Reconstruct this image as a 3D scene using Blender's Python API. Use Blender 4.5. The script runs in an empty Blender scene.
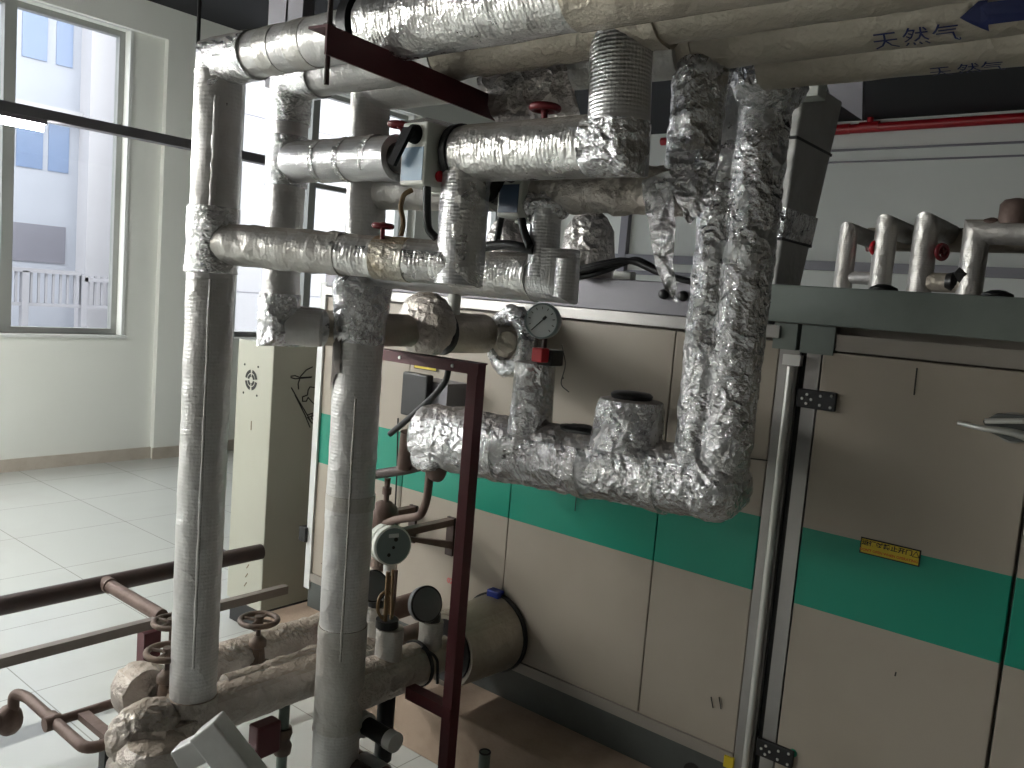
import bpy, bmesh, math, random
from mathutils import Vector, Matrix, noise
random.seed(7)
C = bpy.context.scene.collection
EYE = 2.0
FPX = 847.13
ROLL, PITCH, YAW = 0.08090963, 0.10176335, 0.88937888

# ---------------------------------------------------------------- camera
def cam_axes():
    cy, sy = math.cos(YAW), math.sin(YAW)
    fwd = Vector((-cy*math.cos(PITCH), sy*math.cos(PITCH), -math.sin(PITCH)))
    right = Vector((sy, cy, 0.0))
    down = fwd.cross(right)
    c, s = math.cos(ROLL), math.sin(ROLL)
    return c*right - s*down, c*down + s*right, fwd
AR, AD, AF = cam_axes()
def at(px, py, X=None, Y=None, Z=None):
    """survey helper: where the sight line through a photo point meets a known plane of the room"""
    d = AR*((px-512)/FPX) + AD*((py-384)/FPX) + AF
    if X is not None: t = X/d.x
    elif Y is not None: t = Y/d.y
    else: t = (Z-EYE)/d.z
    return Vector((d.x*t, d.y*t, EYE + d.z*t))
cd = bpy.data.cameras.new('camera'); cam = bpy.data.objects.new('camera', cd); C.objects.link(cam)
cd.sensor_width = 36.0; cd.lens = FPX/1024*36.0; cd.clip_start = .05; cd.clip_end = 200
m3 = Matrix((AR, -AD, -AF)).transposed()
cam.matrix_world = Matrix.Translation((0, 0, EYE)) @ m3.to_4x4()
bpy.context.scene.camera = cam

# ---------------------------------------------------------------- colour and materials
def lin(c):
    out = []
    for v in c:
        v /= 255.0
        out.append(v/12.92 if v <= .04045 else ((v+.055)/1.055)**2.4)
    return (*out, 1.0)
def new_mat(name):
    m = bpy.data.materials.new(name); m.use_nodes = True
    nt = m.node_tree; b = nt.nodes['Principled BSDF']
    return m, nt, b
def N(nt, t, **kw):
    n = nt.nodes.new(t)
    for k, v in kw.items():
        if k in n.inputs: n.inputs[k].default_value = v
        else: setattr(n, k, v)
    return n
def paint(name, col, rough=.5, metal=0.0, dirt=.12, dirt_col=None, scale=3.0, bump=.05, bscale=60, spec=.5):
    m, nt, b = new_mat(name); L = nt.links
    b.inputs['Roughness'].default_value = rough; b.inputs['Metallic'].default_value = metal
    b.inputs['Specular IOR Level'].default_value = spec
    tc = N(nt, 'ShaderNodeTexCoord')
    n1 = N(nt, 'ShaderNodeTexNoise', Scale=scale, Detail=6.0, Roughness=.65)
    L.new(tc.outputs['Object'], n1.inputs['Vector'])
    mp = N(nt, 'ShaderNodeMapRange'); mp.inputs[1].default_value = .42; mp.inputs[2].default_value = .75
    mp.inputs[3].default_value = 0; mp.inputs[4].default_value = dirt
    L.new(n1.outputs['Fac'], mp.inputs[0])
    mx = N(nt, 'ShaderNodeMix', data_type='RGBA')
    base = lin(col); dc = lin(dirt_col) if dirt_col else tuple(v*.45 for v in base[:3])+(1,)
    mx.inputs[6].default_value = base; mx.inputs[7].default_value = dc
    L.new(mp.outputs[0], mx.inputs[0]); L.new(mx.outputs[2], b.inputs['Base Color'])
    if bump:
        n2 = N(nt, 'ShaderNodeTexNoise', Scale=bscale, Detail=3.0)
        L.new(tc.outputs['Object'], n2.inputs['Vector'])
        bp = N(nt, 'ShaderNodeBump', Strength=bump, Distance=.01)
        L.new(n2.outputs['Fac'], bp.inputs['Height']); L.new(bp.outputs['Normal'], b.inputs['Normal'])
    return m
def foil(name, col=(205,205,208), rough=.3, metal=.95, crinkle=.5, cscale=22, rib=0.0, ribstep=.009, dust=.3, dust_col=(150,142,132), fine=.3):
    """aluminium foil jacket: crumple bumps, optional reinforcing scrim (UV in metres), patches of dust"""
    m, nt, b = new_mat(name); L = nt.links
    tc = N(nt, 'ShaderNodeTexCoord')
    nz = N(nt, 'ShaderNodeTexNoise', Scale=cscale*.6, Detail=4.0)
    L.new(tc.outputs['Object'], nz.inputs['Vector'])
    ad = N(nt, 'ShaderNodeMix', data_type='VECTOR'); ad.inputs[0].default_value = .12
    L.new(tc.outputs['Object'], ad.inputs[4]); L.new(nz.outputs['Color'], ad.inputs[5])
    vo = N(nt, 'ShaderNodeTexVoronoi', feature='F1', Scale=cscale); L.new(ad.outputs[1], vo.inputs['Vector'])
    nf = N(nt, 'ShaderNodeTexNoise', Scale=cscale*5, Detail=3.0, Roughness=.7); L.new(tc.outputs['Object'], nf.inputs['Vector'])
    b1 = N(nt, 'ShaderNodeBump', Strength=crinkle, Distance=.018); L.new(vo.outputs['Distance'], b1.inputs['Height'])
    b2 = N(nt, 'ShaderNodeBump', Strength=fine, Distance=.006); L.new(nf.outputs['Fac'], b2.inputs['Height']); L.new(b1.outputs['Normal'], b2.inputs['Normal'])
    last = b2
    if rib:
        uv = N(nt, 'ShaderNodeUVMap'); uv.uv_map = 'UVMap'
        sp = N(nt, 'ShaderNodeSeparateXYZ'); L.new(uv.outputs[0], sp.inputs[0])
        hs = []
        for i in (0, 1):
            mu = N(nt, 'ShaderNodeMath', operation='MULTIPLY'); mu.inputs[1].default_value = 2*math.pi/ribstep
            L.new(sp.outputs[i], mu.inputs[0])
            si = N(nt, 'ShaderNodeMath', operation='SINE'); L.new(mu.outputs[0], si.inputs[0])
            hs.append(si)
        s0 = N(nt, 'ShaderNodeMath', operation='MULTIPLY'); s0.inputs[1].default_value = .3; L.new(hs[0].outputs[0], s0.inputs[0])
        sm = N(nt, 'ShaderNodeMath', operation='ADD'); L.new(s0.outputs[0], sm.inputs[0]); L.new(hs[1].outputs[0], sm.inputs[1])
        b3 = N(nt, 'ShaderNodeBump', Strength=rib, Distance=.0022); L.new(sm.outputs[0], b3.inputs['Height']); L.new(b2.outputs['Normal'], b3.inputs['Normal'])
        last = b3
    L.new(last.outputs['Normal'], b.inputs['Normal'])
    nd = N(nt, 'ShaderNodeTexNoise', Scale=4.5, Detail=7.0, Roughness=.7); L.new(tc.outputs['Object'], nd.inputs['Vector'])
    mp = N(nt, 'ShaderNodeMapRange'); mp.inputs[1].default_value = .4; mp.inputs[2].default_value = .68; mp.inputs[4].default_value = dust
    L.new(nd.outputs['Fac'], mp.inputs[0])
    # dust settles on surfaces that face up
    ge = N(nt, 'ShaderNodeNewGeometry'); sz = N(nt, 'ShaderNodeSeparateXYZ'); L.new(ge.outputs['True Normal'], sz.inputs[0])
    up = N(nt, 'ShaderNodeMapRange'); up.inputs[1].default_value = .45; up.inputs[2].default_value = .9; up.inputs[4].default_value = .8
    L.new(sz.outputs[2], up.inputs[0])
    tot = N(nt, 'ShaderNodeMath', operation='MAXIMUM'); L.new(mp.outputs[0], tot.inputs[0]); L.new(up.outputs[0], tot.inputs[1])
    mx = N(nt, 'ShaderNodeMix', data_type='RGBA'); mx.inputs[6].default_value = lin(col); mx.inputs[7].default_value = lin(dust_col)
    L.new(tot.outputs[0], mx.inputs[0]); L.new(mx.outputs[2], b.inputs['Base Color'])
    mm = N(nt, 'ShaderNodeMapRange'); mm.inputs[3].default_value = metal; mm.inputs[4].default_value = .25; L.new(tot.outputs[0], mm.inputs[0]); L.new(mm.outputs[0], b.inputs['Metallic'])
    mr = N(nt, 'ShaderNodeMapRange'); mr.inputs[3].default_value = rough; mr.inputs[4].default_value = .7; L.new(tot.outputs[0], mr.inputs[0]); L.new(mr.outputs[0], b.inputs['Roughness'])
    return m
def emit(name, col, s):
    m, nt, b = new_mat(name); b.inputs['Base Color'].default_value = lin(col)
    b.inputs['Emission Color'].default_value = lin(col); b.inputs['Emission Strength'].default_value = s
    return m

M = {}
M['foil_riser'] = foil('foil_riser', (206,205,204), .38, .6, .3, 16, .13, .012, .4, (172,167,160))
M['foil_scrim'] = foil('foil_scrim', (212,212,214), .33, .85, .25, 14, .22, .009, .2)
M['foil_header'] = foil('foil_header', (214,213,211), .27, .95, .4, 20, .15, .012, .25, (150,140,126))
M['foil_crumple'] = foil('foil_crumple', (216,216,218), .23, .96, .9, 24, 0, .01, .2, (132,122,114), .6)
M['foil_dull'] = foil('foil_dull', (192,184,171), .38, .55, .4, 18, 0, .01, .5, (156,146,128), .4)
M['foil_dusty'] = foil('foil_dusty', (192,186,180), .33, .8, .6, 26, 0, .01, .6, (158,144,128), .6)
M['foil_smooth'] = foil('foil_smooth', (194,192,188), .38, .7, .4, 16, .08, .012, .45, (150,140,126))
M['foil_duct'] = foil('foil_duct', (200,200,198), .45, .3, .3, 20, 0, .01, .3, (176,172,164), .4)
M['foil_sheet'] = foil('foil_sheet', (220,215,212), .3, .7, 1.0, 20, 0, .01, .1, (176,168,160), .4)
M['black_lever'] = paint('black_lever', (16,16,17), .7, 0, .1, spec=.15)
M['tape'] = foil('foil_tape', (212,212,212), .2, .97, .45, 40, 0, .01, .12, (160,150,140), .5)
M['rust_tape'] = foil('stained_tape', (196,192,182), .33, .75, .4, 30, 0, .01, .8, (150,122,70), .5)
M['clad'] = paint('grey_cladding', (205,205,203), .42, .2, .3, (110,105,95), 5)
M['machine'] = None
M['lip'] = paint('machine_lip', (152,145,137), .45, .1, .2)
M['alu'] = paint('aluminium_profile', (165,163,160), .38, .75, .25, None, 4)
M['steel'] = paint('bright_steel', (222,222,218), .35, .7, .1)
M['beam'] = paint('grey_green_beam', (118,126,121), .45, .2, .25, (60,62,60), 5)
M['channel'] = paint('blue_grey_channel', (88,92,90), .5, .3, .35, (62,60,56), 6)
M['plinth'] = paint('concrete_plinth', (166,146,128), .85, 0, .45, (104,82,66), 5, .2)
M['maroon'] = paint('maroon_paint', (82,28,34), .45, .1, .25, (46,20,22), 7)
M['rustpipe'] = paint('rusty_pipe', (112,94,86), .6, .3, .6, (74,52,42), 9, .2)
M['darkpipe'] = paint('dark_pipe', (66,56,54), .5, .4, .4, (92,66,54), 8, .15)
M['black'] = paint('black_rubber', (24,24,26), .45, 0, .2, (50,48,46), 8)
M['blackmetal'] = paint('black_metal', (38,38,38), .4, .3, .2, (70,66,62), 10)
M['cab'] = paint('cabinet_paint', (172,172,158), .4, 0, .12, (140,134,116), 3)
M['wall'] = paint('wall_paint', (228,230,224), .7, 0, .08, (170,168,160), .8, .03)
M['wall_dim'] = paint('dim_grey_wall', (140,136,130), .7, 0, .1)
M['base'] = paint('baseboard_tile', (186,178,166), .35, 0, .4, (140,124,104), 4)
M['ceil'] = paint('black_ceiling', (24,25,30), .8, 0, .3, (40,42,48), 1.5)
M['frame'] = paint('window_frame', (150,152,148), .4, .3, .1)
M['frame_lt'] = paint('window_trim', (216,218,216), .5, 0, .05)
M['white'] = paint('white_plastic', (206,208,200), .4, 0, .1)
M['label'] = paint('blue_label', (112,146,172), .4, 0, .35, (150,172,190), 30)
M['label_dk'] = paint('navy_label', (58,78,104), .4, 0, .3, (80,100,120), 30)
M['red'] = paint('red_plastic', (176,24,36), .4, 0, .2)
M['redpipe'] = paint('red_sprinkler_paint', (160,22,32), .35, 0, .1)
M['darkred'] = paint('dark_red_handwheel', (110,18,28), .45, 0, .2)
M['cast'] = paint('cast_iron', (96,84,76), .6, .4, .6, (130,104,84), 14, .3)
M['yellow'] = paint('yellow_label', (214,190,44), .45, 0, .1)
M['ink'] = paint('black_ink', (20,20,18), .6, 0, 0, bump=0)
M['orange'] = paint('orange_ink', (196,98,26), .6, 0, 0, bump=0)
M['blueink'] = paint('blue_ink', (20,34,92), .5, 0, .2, bump=0)
M['pinkink'] = paint('pink_mark', (230,60,84), .6, 0, .2, bump=0)
M['blue'] = paint('blue_plastic', (30,52,150), .35, 0, .1)
M['lid'] = paint('dark_lid', (112,114,116), .4, .2, .3)
M['dial'] = paint('gauge_dial', (198,204,204), .35, 0, .05)
M['meter'] = paint('meter_face', (112,126,126), .3, .1, .2)
M['hose'] = paint('braided_hose', (120,96,66), .5, .2, .3)
M['greybar'] = paint('dusty_grey_bar', (128,120,114), .5, .3, .3, (92,78,70), 8)
M['greenpipe'] = paint('green_grey_pipe', (96,108,100), .5, .1, .3)
M['facade'] = paint('facade_tile', (146,150,160), .6, 0, .06)
M['facade2'] = paint('facade_stone', (160,160,165), .6, 0, .05)
M['facade_win'] = paint('facade_glass', (104,120,148), .2, 0, .1)
M['shutter'] = paint('roller_shutter', (110,110,120), .5, .2, .1)
M['balu'] = paint('balustrade_paint', (134,134,140), .6, 0, .1)
M['sheetgrey'] = paint('sheet_metal_grey', (128,126,132), .5, .3, .15)
M['greendot'] = paint('green_sticker', (30,140,110), .5, 0, .1)
M['tube'] = emit('fluorescent_tube', (255,255,250), 150)

# machine skin: cream enamel with a painted green band at a fixed height, scuffs and specks
def machine_mat():
    m, nt, b = new_mat('machine_skin'); L = nt.links
    b.inputs['Roughness'].default_value = .38
    tc = N(nt, 'ShaderNodeTexCoord'); sp = N(nt, 'ShaderNodeSeparateXYZ'); L.new(tc.outputs['Object'], sp.inputs[0])
    a = N(nt, 'ShaderNodeMath', operation='GREATER_THAN'); a.inputs[1].default_value = 1.053; L.new(sp.outputs[2], a.inputs[0])
    c = N(nt, 'ShaderNodeMath', operation='LESS_THAN'); c.inputs[1].default_value = 1.316; L.new(sp.outputs[2], c.inputs[0])
    f = N(nt, 'ShaderNodeMath', operation='MULTIPLY'); L.new(a.outputs[0], f.inputs[0]); L.new(c.outputs[0], f.inputs[1])
    n1 = N(nt, 'ShaderNodeTexNoise', Scale=2.2, Detail=6.0); L.new(tc.outputs['Object'], n1.inputs['Vector'])
    mp = N(nt, 'ShaderNodeMapRange'); mp.inputs[1].default_value = .45; mp.inputs[2].default_value = .8; mp.inputs[4].default_value = .35; L.new(n1.outputs['Fac'], mp.inputs[0])
    mx = N(nt, 'ShaderNodeMix', data_type='RGBA'); mx.inputs[6].default_value = lin((164,155,142)); mx.inputs[7].default_value = lin((132,120,104)); L.new(mp.outputs[0], mx.inputs[0])
    vo = N(nt, 'ShaderNodeTexVoronoi', feature='F1', Scale=3.4); L.new(tc.outputs['Object'], vo.inputs['Vector'])
    sk = N(nt, 'ShaderNodeMath', operation='LESS_THAN'); sk.inputs[1].default_value = .022; L.new(vo.outputs['Distance'], sk.inputs[0])
    m2 = N(nt, 'ShaderNodeMix', data_type='RGBA'); m2.inputs[7].default_value = lin((70,60,50)); L.new(sk.outputs[0], m2.inputs[0]); L.new(mx.outputs[2], m2.inputs[6])
    m3_ = N(nt, 'ShaderNodeMix', data_type='RGBA'); m3_.inputs[7].default_value = lin((0,136,112)); L.new(f.outputs[0], m3_.inputs[0]); L.new(m2.outputs[2], m3_.inputs[6])
    L.new(m3_.outputs[2], b.inputs['Base Color'])
    return m
M['machine'] = machine_mat()
def floor_mat():
    m, nt, b = new_mat('polished_tiles'); L = nt.links
    b.inputs['Roughness'].default_value = .12; b.inputs['Specular IOR Level'].default_value = .6
    tc = N(nt, 'ShaderNodeTexCoord')
    br = N(nt, 'ShaderNodeTexBrick', offset=0.0); br.inputs['Scale'].default_value = 1.0
    br.inputs['Brick Width'].default_value = .8; br.inputs['Row Height'].default_value = .8; br.inputs['Mortar Size'].default_value = .003
    br.inputs['Color1'].default_value = lin((190,193,189)); br.inputs['Color2'].default_value = lin((188,191,187)); br.inputs['Mortar'].default_value = lin((146,146,140))
    L.new(tc.outputs['Object'], br.inputs['Vector'])
    n1 = N(nt, 'ShaderNodeTexNoise', Scale=1.6, Detail=7.0); L.new(tc.outputs['Object'], n1.inputs['Vector'])
    mp = N(nt, 'ShaderNodeMapRange'); mp.inputs[1].default_value = .5; mp.inputs[2].default_value = .8; mp.inputs[4].default_value = .25; L.new(n1.outputs['Fac'], mp.inputs[0])
    mx = N(nt, 'ShaderNodeMix', data_type='RGBA'); mx.inputs[7].default_value = lin((150,144,132)); L.new(mp.outputs[0], mx.inputs[0]); L.new(br.outputs['Color'], mx.inputs[6])
    L.new(mx.outputs[2], b.inputs['Base Color'])
    r = N(nt, 'ShaderNodeMapRange'); r.inputs[3].default_value = .1; r.inputs[4].default_value = .3; L.new(n1.outputs['Fac'], r.inputs[0]); L.new(r.outputs[0], b.inputs['Roughness'])
    return m
M['floor'] = floor_mat()
def glass_mat():
    m = bpy.data.materials.new('window_glass'); m.use_nodes = True; nt = m.node_tree; nt.nodes.clear()
    o = N(nt, 'ShaderNodeOutputMaterial'); t = N(nt, 'ShaderNodeBsdfTransparent'); g = N(nt, 'ShaderNodeBsdfGlossy'); g.inputs['Roughness'].default_value = .02
    t.inputs['Color'].default_value = (.93,.95,.96,1)
    mx = N(nt, 'ShaderNodeMixShader'); mx.inputs[0].default_value = .06
    nt.links.new(t.outputs[0], mx.inputs[1]); nt.links.new(g.outputs[0], mx.inputs[2]); nt.links.new(mx.outputs[0], o.inputs[0])
    return m
M['glass'] = glass_mat()

# ---------------------------------------------------------------- mesh helpers
def obj(name, bm, mat, parent=None, smooth=False, bevel=0):
    me = bpy.data.meshes.new(name); bm.normal_update(); bm.to_mesh(me); bm.free()
    if mat is not None: me.materials.append(M[mat] if isinstance(mat, str) else mat)
    if smooth:
        me.polygons.foreach_set('use_smooth', [True]*len(me.polygons))
        me.set_sharp_from_angle(angle=math.radians(50))
    o = bpy.data.objects.new(name, me); C.objects.link(o)
    if parent is not None: o.parent = parent; o.matrix_parent_inverse = Matrix.Translation(-parent.location)
    if bevel:
        b = o.modifiers.new('bevel', 'BEVEL'); b.width = bevel; b.segments = 2; b.limit_method = 'ANGLE'
    return o
def thing(name, label, cat, loc=(0,0,0), group=None):
    o = bpy.data.objects.new(name, None); C.objects.link(o); o.location = loc; o.empty_display_size = .05
    return tag(o, label, cat, group)
def tag(o, label, cat, group=None):
    o['label'] = label; o['category'] = cat
    if group: o['group'] = group
    return o
def struct(name, bm, mat, parent=None, bevel=0):
    o = obj(name, bm, mat, parent, bevel=bevel)
    if parent is None: o['kind'] = 'structure'
    return o
def box(x0, x1, y0, y1, z0, z1, bm=None, mat4=None):
    bm = bm or bmesh.new()
    vs = [bm.verts.new(Vector((x, y, z)) if mat4 is None else mat4 @ Vector((x, y, z))) for x in (x0, x1) for y in (y0, y1) for z in (z0, z1)]
    for f in ((0,1,3,2),(4,6,7,5),(0,4,5,1),(2,3,7,6),(0,2,6,4),(1,5,7,3)): bm.faces.new([vs[i] for i in f])
    return bm
def prism(poly, depth_vec, bm=None):
    bm = bm or bmesh.new(); d = Vector(depth_vec)
    a = [bm.verts.new(Vector(p)) for p in poly]; b = [bm.verts.new(Vector(p)+d) for p in poly]
    bm.faces.new(a); bm.faces.new(b[::-1])
    for i in range(len(a)):
        j = (i+1) % len(a); bm.faces.new((a[j], a[i], b[i], b[j]))
    bmesh.ops.recalc_face_normals(bm, faces=bm.faces)
    return bm
def fillet(path, rad, n=6):
    P = [Vector(p) for p in path]; out = [P[0]]
    for i in range(1, len(P)-1):
        a, b, c = P[i-1], P[i], P[i+1]
        d1 = (a-b).normalized(); d2 = (c-b).normalized()
        r = min(rad, (a-b).length*.45, (c-b).length*.45)
        p1 = b+d1*r; p2 = b+d2*r
        for k in range(n+1):
            t = k/n; out.append((1-t)**2*p1 + 2*t*(1-t)*b + t*t*p2)
    out.append(P[-1]); return out
def crumple(p, amp, freq):
    n = noise.noise(p*freq)*.6 + (abs(noise.noise(p*freq*2.3+Vector((9,3,1))))-.25)*1.1 + noise.noise(p*freq*5)*.25
    return n*amp
def tube(path, r, seg=28, step=.03, amp=0, freq=14, caps=True, bm=None, r2=None, dome=0, seed=0, rib=0, ribp=.1):
    """jacketed pipe along a polyline, mitred at the corners; r may taper to r2; UVs in metres"""
    own = bm is None; bm = bm or bmesh.new()
    uvl = bm.loops.layers.uv.get('UVMap') or bm.loops.layers.uv.new('UVMap')
    P = [Vector(p) for p in path]; n = len(P)
    D = [(P[i+1]-P[i]).normalized() for i in range(n-1)]
    L = [(P[i+1]-P[i]).length for i in range(n-1)]; tot = sum(L)
    up = Vector((0,0,1)) if abs(D[0].z) < .9 else Vector((0,1,0))
    u = D[0].cross(up).normalized(); v = D[0].cross(u).normalized()
    cur = [P[0] + u*r*math.cos(2*math.pi*k/seg) + v*r*math.sin(2*math.pi*k/seg) for k in range(seg)]
    rings = [(list(cur), P[0], 0.0, [(q-P[0]).dot(D[0]) for q in cur])]
    acc = 0
    for i in range(n-1):
        pn = D[i] if i == n-2 else (D[i]+D[i+1]).normalized()
        end = []
        for q in cur:
            den = D[i].dot(pn); t = (P[i+1]-q).dot(pn)/(den if abs(den) > .05 else .05)
            end.append(q + D[i]*t)
        k = max(1, int(L[i]/step))
        for s in range(1, k+1):
            t = s/k
            rr = [a.lerp(b, t) for a, b in zip(cur, end)]
            rings.append((rr, P[i].lerp(P[i+1], t), acc+L[i]*t, [acc+(q-P[i]).dot(D[i]) for q in rr]))
        cur = end; acc += L[i]
    off = Vector((seed*3.1, seed*1.7, seed*.9))
    vr = []
    for ring, c, s, vv_ in rings:
        f = 1.0
        if r2 is not None: f = 1 + (r2/r-1)*(s/tot)
        if dome:
            e = min(s, dome); f *= math.sqrt(max(.02, 1-((dome-e)/dome)**2))
        if rib: f *= 1 + rib*abs(math.sin(math.pi*s/ribp))
        row = []
        for q in ring:
            w = q-c; p = c + w*f
            if amp: p = p + w.normalized()*crumple(p+off, amp, freq)
            row.append(bm.verts.new(p))
        vr.append((row, vv_))
    for a in range(len(vr)-1):
        ra, sa = vr[a]; rb, sb = vr[a+1]
        for k in range(seg):
            j = (k+1) % seg
            f = bm.faces.new((ra[k], ra[j], rb[j], rb[k]))
            us = (k, k+1, k+1, k); vs = (sa[k], sa[j], sb[j], sb[k])
            for lp, uu, vv in zip(f.loops, us, vs): lp[uvl].uv = (uu*2*math.pi*r/seg, vv)
    if caps:
        for row in (vr[0][0], vr[-1][0][::-1]):
            bm.faces.new(row)
    bmesh.ops.recalc_face_normals(bm, faces=bm.faces)
    return bm
def rod(a, b, r, seg=12, bm=None, **k): return tube([a, b], r, seg=seg, step=10, bm=bm, **k)
def lathe(center, axis, prof, seg=28, bm=None, amp=0, freq=18):
    """prof = [(distance along axis, radius)...]"""
    bm = bm or bmesh.new(); ax = Vector(axis).normalized()
    up = Vector((0,0,1)) if abs(ax.z) < .9 else Vector((0,1,0))
    u = ax.cross(up).normalized(); v = ax.cross(u).normalized(); c = Vector(center); rows = []
    for h, r in prof:
        row = []
        for k in range(seg):
            d = u*math.cos(2*math.pi*k/seg)+v*math.sin(2*math.pi*k/seg)
            p = c+ax*h+d*max(r, .0005)
            if amp: p += d*crumple(p, amp, freq)
            row.append(bm.verts.new(p))
        rows.append(row)
    for a, b in zip(rows, rows[1:]):
        for k in range(seg):
            j = (k+1) % seg; bm.faces.new((a[k], a[j], b[j], b[k]))
    bm.faces.new(rows[0][::-1]); bm.faces.new(rows[-1])
    bmesh.ops.recalc_face_normals(bm, faces=bm.faces)
    return bm
def ring(center, axis, R, r, seg=28, ms=8, bm=None):
    bm = bm or bmesh.new(); ax = Vector(axis).normalized()
    up = Vector((0,0,1)) if abs(ax.z) < .9 else Vector((0,1,0))
    u = ax.cross(up).normalized(); v = ax.cross(u).normalized(); c = Vector(center); rows = []
    for i in range(seg):
        d = u*math.cos(2*math.pi*i/seg)+v*math.sin(2*math.pi*i/seg)
        rows.append([bm.verts.new(c+d*(R+r*math.cos(2*math.pi*j/ms))+ax*r*math.sin(2*math.pi*j/ms)) for j in range(ms)])
    for i in range(seg):
        a, b = rows[i], rows[(i+1) % seg]
        for j in range(ms): bm.faces.new((a[j], a[(j+1) % ms], b[(j+1) % ms], b[j]))
    bmesh.ops.recalc_face_normals(bm, faces=bm.faces)
    return bm
def blob(center, rad, amp=.012, freq=14, sub=4, bm=None, seed=0):
    bm = bm or bmesh.new(); r = bmesh.ops.create_icosphere(bm, subdivisions=sub, radius=1)
    for v in r['verts']:
        n = v.co.normalized(); q = Vector((n.x*rad[0], n.y*rad[1], n.z*rad[2]))
        v.co = Vector(center)+q+n*crumple(q+Vector(center)+Vector((seed, 0, 0)), amp, freq)
    return bm
def sheet(poly_rows, amp=.008, freq=16, thick=.0015, sub=5, seed=0):
    """crumpled foil sheet spanned between rows of points (left/right edges)"""
    bm = bmesh.new(); rows = []
    ns = 10
    pr = [(Vector(a), Vector(b)) for a, b in poly_rows]
    dense = []
    for (a, b), (c, d) in zip(pr, pr[1:]):
        for k in range(sub): dense.append((a.lerp(c, k/sub), b.lerp(d, k/sub)))
    dense.append(pr[-1])
    for a, b in dense:
        row = []
        for k in range(ns+1):
            p = a.lerp(b, k/ns)
            p = p + Vector((-.62, -.62, 0))*crumple(p+Vector((seed, 0, 0)), amp, freq)
            row.append(bm.verts.new(p))
        rows.append(row)
    for a, b in zip(rows, rows[1:]):
        for k in range(ns): bm.faces.new((a[k], a[k+1], b[k+1], b[k]))
    ext = bmesh.ops.solidify(bm, geom=bm.faces[:], thickness=thick)
    bmesh.ops.recalc_face_normals(bm, faces=bm.faces)
    return bm
def cut_band(path_pt, axis, r, w, amp=.002, seed=0):
    a = Vector(path_pt); d = Vector(axis).normalized()
    return tube([a-d*w/2, a+d*w/2], r, step=.01, amp=amp, freq=22, seed=seed)
def text_mesh(body, size, bold=0.0):
    cu = bpy.data.curves.new('t', 'FONT'); cu.body = body; cu.size = size; cu.align_x = 'CENTER'; cu.align_y = 'CENTER'; cu.resolution_u = 2; cu.offset = bold
    o = bpy.data.objects.new('t', cu); C.objects.link(o)
    dg = bpy.context.evaluated_depsgraph_get(); me = bpy.data.meshes.new_from_object(o.evaluated_get(dg))
    bpy.data.objects.remove(o); bm = bmesh.new(); bm.from_mesh(me); bpy.data.meshes.remove(me)
    return bm
def map_bm(bm, fn):
    for v in bm.verts: v.co = fn(v.co)
    return bm

# ---------------------------------------------------------------- the room
XW, YB, ZC = -8.5, 11.3, 4.6
XR, YF = 6.0, -4.5
struct('floor', box(XW-.3, XR+.2, YF-.2, YB+.2, -.1, 0), 'floor')
struct('ceiling', box(XW-.3, XR+.2, YF-.2, YB+.2, ZC, ZC+.15), 'ceil')
WIN = [(1.6, 4.13, 1.30, 4.28), (5.42, 7.95, 1.30, 4.28), (9.0, 10.9, 1.30, 4.28), (-2.6, .6, 1.30, 4.28), (-4.2, -3.1, 1.30, 4.28)]
def wall_with_holes(axis, c0, c1, a0, a1, z0, z1, holes):
    """wall slab between c0..c1 (thickness) spanning a0..a1, with rectangular openings"""
    bm = bmesh.new(); hs = sorted(holes)
    def bx(p0, p1, q0, q1):
        if p1 <= p0 or q1 <= q0: return
        if axis == 'x': box(c0, c1, p0, p1, q0, q1, bm)
        else: box(p0, p1, c0, c1, q0, q1, bm)
    a = a0
    for h0, h1, g0, g1 in hs:
        bx(a, h0, z0, z1); bx(h0, h1, z0, g0); bx(h0, h1, g1, z1); a = h1
    bx(a, a1, z0, z1)
    return bm
wl = wall_with_holes('x', XW-.25, XW, YF, YB, 0, ZC, WIN)
struct('wall_left', wl, 'wall')
FW = []
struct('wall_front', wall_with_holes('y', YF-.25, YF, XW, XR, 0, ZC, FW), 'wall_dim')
struct('wall_back', box(XW, XR, YB, YB+.2, 0, ZC), 'wall')
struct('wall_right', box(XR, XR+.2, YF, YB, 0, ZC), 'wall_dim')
struct('trim_1', box(XW, XW+.07, 4.49, 5.32, 0, 4.29), 'wall')            # flat pilaster between the windows
struct('trim_2', box(XW, XW+.07, YF, YB, 4.29, ZC), 'wall')               # beam over the windows
struct('trim_3', box(XW, XW+.07, 8.05, 8.9, 0, 4.29), 'wall')
bb = box(XW, XW+.02, YF, 4.49, 0, .12); box(XW+.07, XW+.09, 4.47, 5.34, 0, .12, bb); box(XW, XW+.02, 5.32, YB, 0, .12, bb)
struct('baseboard_left', bb, 'base')
struct('trim_4', box(-7.4, 5, YB-.09, YB, 2.68, 2.80), 'sheetgrey')        # cable trunking along the far wall
t5 = box(-6, 5, YB-.03, YB, 4.22, 4.245); box(-6, 5, YB-.03, YB, 4.07, 4.09, t5); struct('trim_5', t5, 'sheetgrey')
b0 = at(627, 240, Y=YB); struct('trim_6', box(b0.x-.08, b0.x+.05, YB-.1, YB, 0, ZC), 'sheetgrey')
b0 = at(660, 262, Y=YB); struct('trim_7', box(b0.x-.6, b0.x+.8, YB-.06, YB, 2.5, 2.56), 'sheetgrey')

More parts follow.
